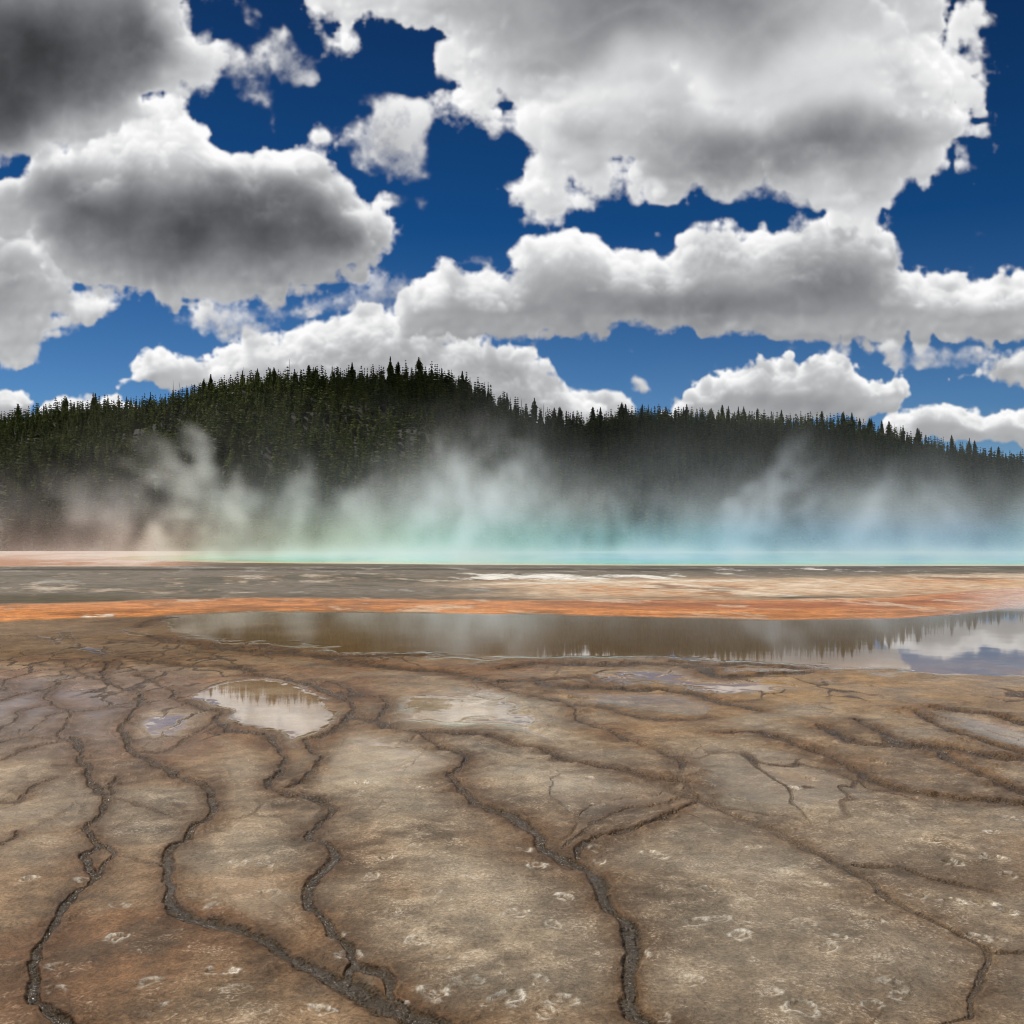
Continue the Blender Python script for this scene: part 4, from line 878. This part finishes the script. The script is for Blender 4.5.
# ================================================================= steam
def make_steam():
    g = np.random.default_rng(21)
    x0, x1, y0, y1, z0, z1 = -64., 80., 60., 128., 0.02, 17.
    nx, ny, nz = 330, 36, 64
    def n3(cell, sx=1., seed=0):
        gg = np.random.default_rng(seed); ts = []
        for n, L in ((nz, z1-z0), (ny, y1-y0), (nx, x1-x0)): ts.append(np.arange(n)*L/n/cell+gg.random())
        ts[0] = ts[0]*.8                                # stretched upwards
        lat = gg.standard_normal([int(t[-1])+2 for t in ts]).astype(np.float32)
        return lerp_axis(lerp_axis(lerp_axis(lat, ts[0], 0), ts[1], 1), ts[2], 2)
    zz, yy, xx = [a.astype(np.float32) for a in np.meshgrid(np.linspace(z0, z1, nz), np.linspace(y0, y1, ny), np.linspace(x0, x1, nx), indexing='ij')]
    tb = n3(6.5, seed=1)+.7*n3(3.2, seed=2)+.55*n3(1.6, seed=3)+.4*n3(.85, seed=4)
    tb /= 1.25
    wx = xx+(1.4*n3(6, seed=5)+.6*n3(2.5, seed=6))*np.clip(zz/3, 0, 1.6); wy = yy+2*n3(6, seed=7)
    er = ((xx-26)/60)**2+((yy-86.3)/20.2)**2
    over = sstep(1.55, .80, er)
    lay = over*(.16*np.exp(-zz/.45)*np.clip(1-.3*tb, .3, 1.6)+.080*np.exp(-zz/2.25)+.002*np.exp(-zz/4.5))*np.clip(.75+.8*tb, .05, 2.2)*sstep(0, .2, .06+0*tb+over)
    lay *= .35+.65*sstep(-32, -8, xx)
    lay += .010*np.exp(-zz/3.)*sstep(-62, -40, xx)*sstep(126, 96, yy)*np.clip(.6+.9*tb, 0, 2)*sstep(66, 74, yy)
    den = lay
    # plumes: base px, top px, top row, half width px, strength, depth
    PL = [(200,148,412,36,3.2,80),(180,155,470,30,3.4,79),(735,790,405,17,1.9,82),(860,915,440,15,1.5,84),(640,620,450,15,1.5,80),(470,452,400,16,1.3,82),(1000,975,450,16,1.4,82),(175,140,440,26,1.2,86),(255,225,430,22,.6,92),(520,500,415,30,.9,78),(445,430,405,22,.7,96),(600,575,450,26,.6,100),(800,815,430,20,.7,90),(190,160,480,40,.8,84),(90,60,440,40,.30,92),(110,95,425,30,.25,95),(235,212,455,26,.38,88),(300,285,430,30,.50,90),(330,355,465,30,.4,84),(372,352,425,24,.50,92),(425,440,420,34,.65,86),(470,455,450,40,.8,80),(498,510,425,36,1.0,90),(530,520,400,40,.55,98),(560,575,470,40,.5,84),(640,650,455,34,.75,82),(690,700,480,40,.6,92),(735,770,450,34,.6,86),(752,800,412,28,.65,96),(815,770,445,28,.45,80),(850,845,430,26,.35,96),(905,900,450,30,.5,88),(960,985,465,36,.6,84),(1015,1035,470,40,.6,92),(1090,1100,450,50,.7,88),(-60,-40,440,50,.4,90),(400,405,385,26,.3,100),(470,490,375,30,.22,102)]
    for bx, tx, ty, w, s, yc in PL:
        zt = EYE+(HOR-ty)/F_PX*yc; xb = (bx-512)/F_PX*yc; xt = (tx-512)/F_PX*yc; ww = w/F_PX*yc
        q = zz/zt; s = s*1.0; cx = xb+(xt-xb)*q+.8*np.sin(q*4+bx)
        wd = ww*(.5+.7*q)
        a = 1.25*np.exp(-((wx-cx)/wd)**2-((wy-yc)/(5+3*q))**2)*sstep(1.35, .25, q+.25*tb)
        tq = (.80+.95*tb if s > 3 else .52+1.35*tb)
        den = den+.150*s*(.78 if 330 < tx < 560 else .58 if 560 <= tx < 1100 else 1.)*np.clip(a*tq-.30, 0, 2)*(.35+.65*sstep(0, .3, q))
    edge = sstep(0, .06, (xx-x0)/(x1-x0))*sstep(1, .94, (xx-x0)/(x1-x0))*sstep(0, .08, (yy-y0)/(y1-y0))*sstep(1, .92, (yy-y0)/(y1-y0))*sstep(1, .85, zz/z1)
    den = np.clip(den*edge, 0, None)
    me = bpy.data.meshes.new('steam'); n = nx*ny*nz
    me.vertices.add(n); me.vertices.foreach_set('co', np.stack([xx, yy, zz], -1).astype(np.float32).ravel())
    fattr(me, 'dens', den.ravel())
    # light bounced off the coloured spring, put into the steam's colour by place
    m, nt, out = new_mat('hot_steam')
    P = nd(nt, 'ShaderNodeTexCoord').outputs['Object']; sp = nd(nt, 'ShaderNodeSeparateXYZ', {0: P})
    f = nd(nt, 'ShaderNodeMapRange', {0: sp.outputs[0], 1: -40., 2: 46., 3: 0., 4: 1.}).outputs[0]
    c = ramp(nt, f, STEAM_BOUNCE_TINT)
    hgt = nd(nt, 'ShaderNodeMapRange', {0: sp.outputs[2], 1: 1.4, 2: 5.2, 3: 0., 4: 1.}, interpolation_type='SMOOTHSTEP').outputs[0]
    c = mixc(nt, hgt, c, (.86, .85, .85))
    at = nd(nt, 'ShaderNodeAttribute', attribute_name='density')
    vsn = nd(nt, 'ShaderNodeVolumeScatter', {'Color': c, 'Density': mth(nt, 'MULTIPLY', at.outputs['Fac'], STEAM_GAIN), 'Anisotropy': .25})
    nt.links.new(vsn.outputs[0], out.inputs['Volume'])
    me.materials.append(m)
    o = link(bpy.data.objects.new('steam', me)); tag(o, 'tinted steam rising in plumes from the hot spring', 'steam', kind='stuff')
    ng = bpy.data.node_groups.new('steam_grid', 'GeometryNodeTree')
    ng.interface.new_socket('Geometry', in_out='INPUT', socket_type='NodeSocketGeometry'); ng.interface.new_socket('Geometry', in_out='OUTPUT', socket_type='NodeSocketGeometry')
    gi = ng.nodes.new('NodeGroupInput'); go = ng.nodes.new('NodeGroupOutput')
    pos = ng.nodes.new('GeometryNodeInputPosition'); sx = ng.nodes.new('ShaderNodeSeparateXYZ'); ng.links.new(pos.outputs[0], sx.inputs[0])
    idx = None
    terms = []
    for k, (a, b, n_) in enumerate(((x0, x1, nx), (y0, y1, ny), (z0, z1, nz))):
        v = mth(ng, 'ROUND', mth(ng, 'MULTIPLY', mth(ng, 'SUBTRACT', sx.outputs[k], a), (n_-1)/(b-a)))
        terms.append(mth(ng, 'MINIMUM', mth(ng, 'MAXIMUM', v, 0.), float(n_-1)))
    idx = mth(ng, 'ADD', terms[0], mth(ng, 'ADD', mth(ng, 'MULTIPLY', terms[1], float(nx)), mth(ng, 'MULTIPLY', terms[2], float(nx*ny))))
    na = ng.nodes.new('GeometryNodeInputNamedAttribute'); na.data_type = 'FLOAT'; na.inputs['Name'].default_value = 'dens'
    sa = ng.nodes.new('GeometryNodeSampleIndex'); sa.data_type = 'FLOAT'; sa.domain = 'POINT'
    ng.links.new(gi.outputs[0], sa.inputs['Geometry']); ng.links.new(na.outputs[0], sa.inputs['Value'])
    fi = ng.nodes.new('FunctionNodeFloatToInt'); ng.links.new(idx, fi.inputs[0]); ng.links.new(fi.outputs[0], sa.inputs['Index'])
    vc = ng.nodes.new('GeometryNodeVolumeCube')
    ng.links.new(sa.outputs[0], vc.inputs['Density'])
    vc.inputs['Min'].default_value = (x0, y0, z0); vc.inputs['Max'].default_value = (x1, y1, z1)
    vc.inputs['Resolution X'].default_value = nx; vc.inputs['Resolution Y'].default_value = ny; vc.inputs['Resolution Z'].default_value = nz
    sm = ng.nodes.new('GeometryNodeSetMaterial'); sm.inputs['Material'].default_value = m
    ng.links.new(vc.outputs[0], sm.inputs['Geometry']); ng.links.new(sm.outputs[0], go.inputs[0])
    md = o.modifiers.new('steam_grid', 'NODES'); md.node_group = ng
make_steam()
cy = scene.cycles
cy.volume_step_rate = 4.0; cy.volume_max_steps = 128; cy.volume_bounces = 2; cy.max_bounces = 8; cy.diffuse_bounces = 3; cy.glossy_bounces = 3; cy.transparent_max_bounces = 8
cy.filter_width = 1.0; cy.use_denoising = True; cy.sample_clamp_indirect = 6.; cy.caustics_reflective = False; cy.caustics_refractive = False
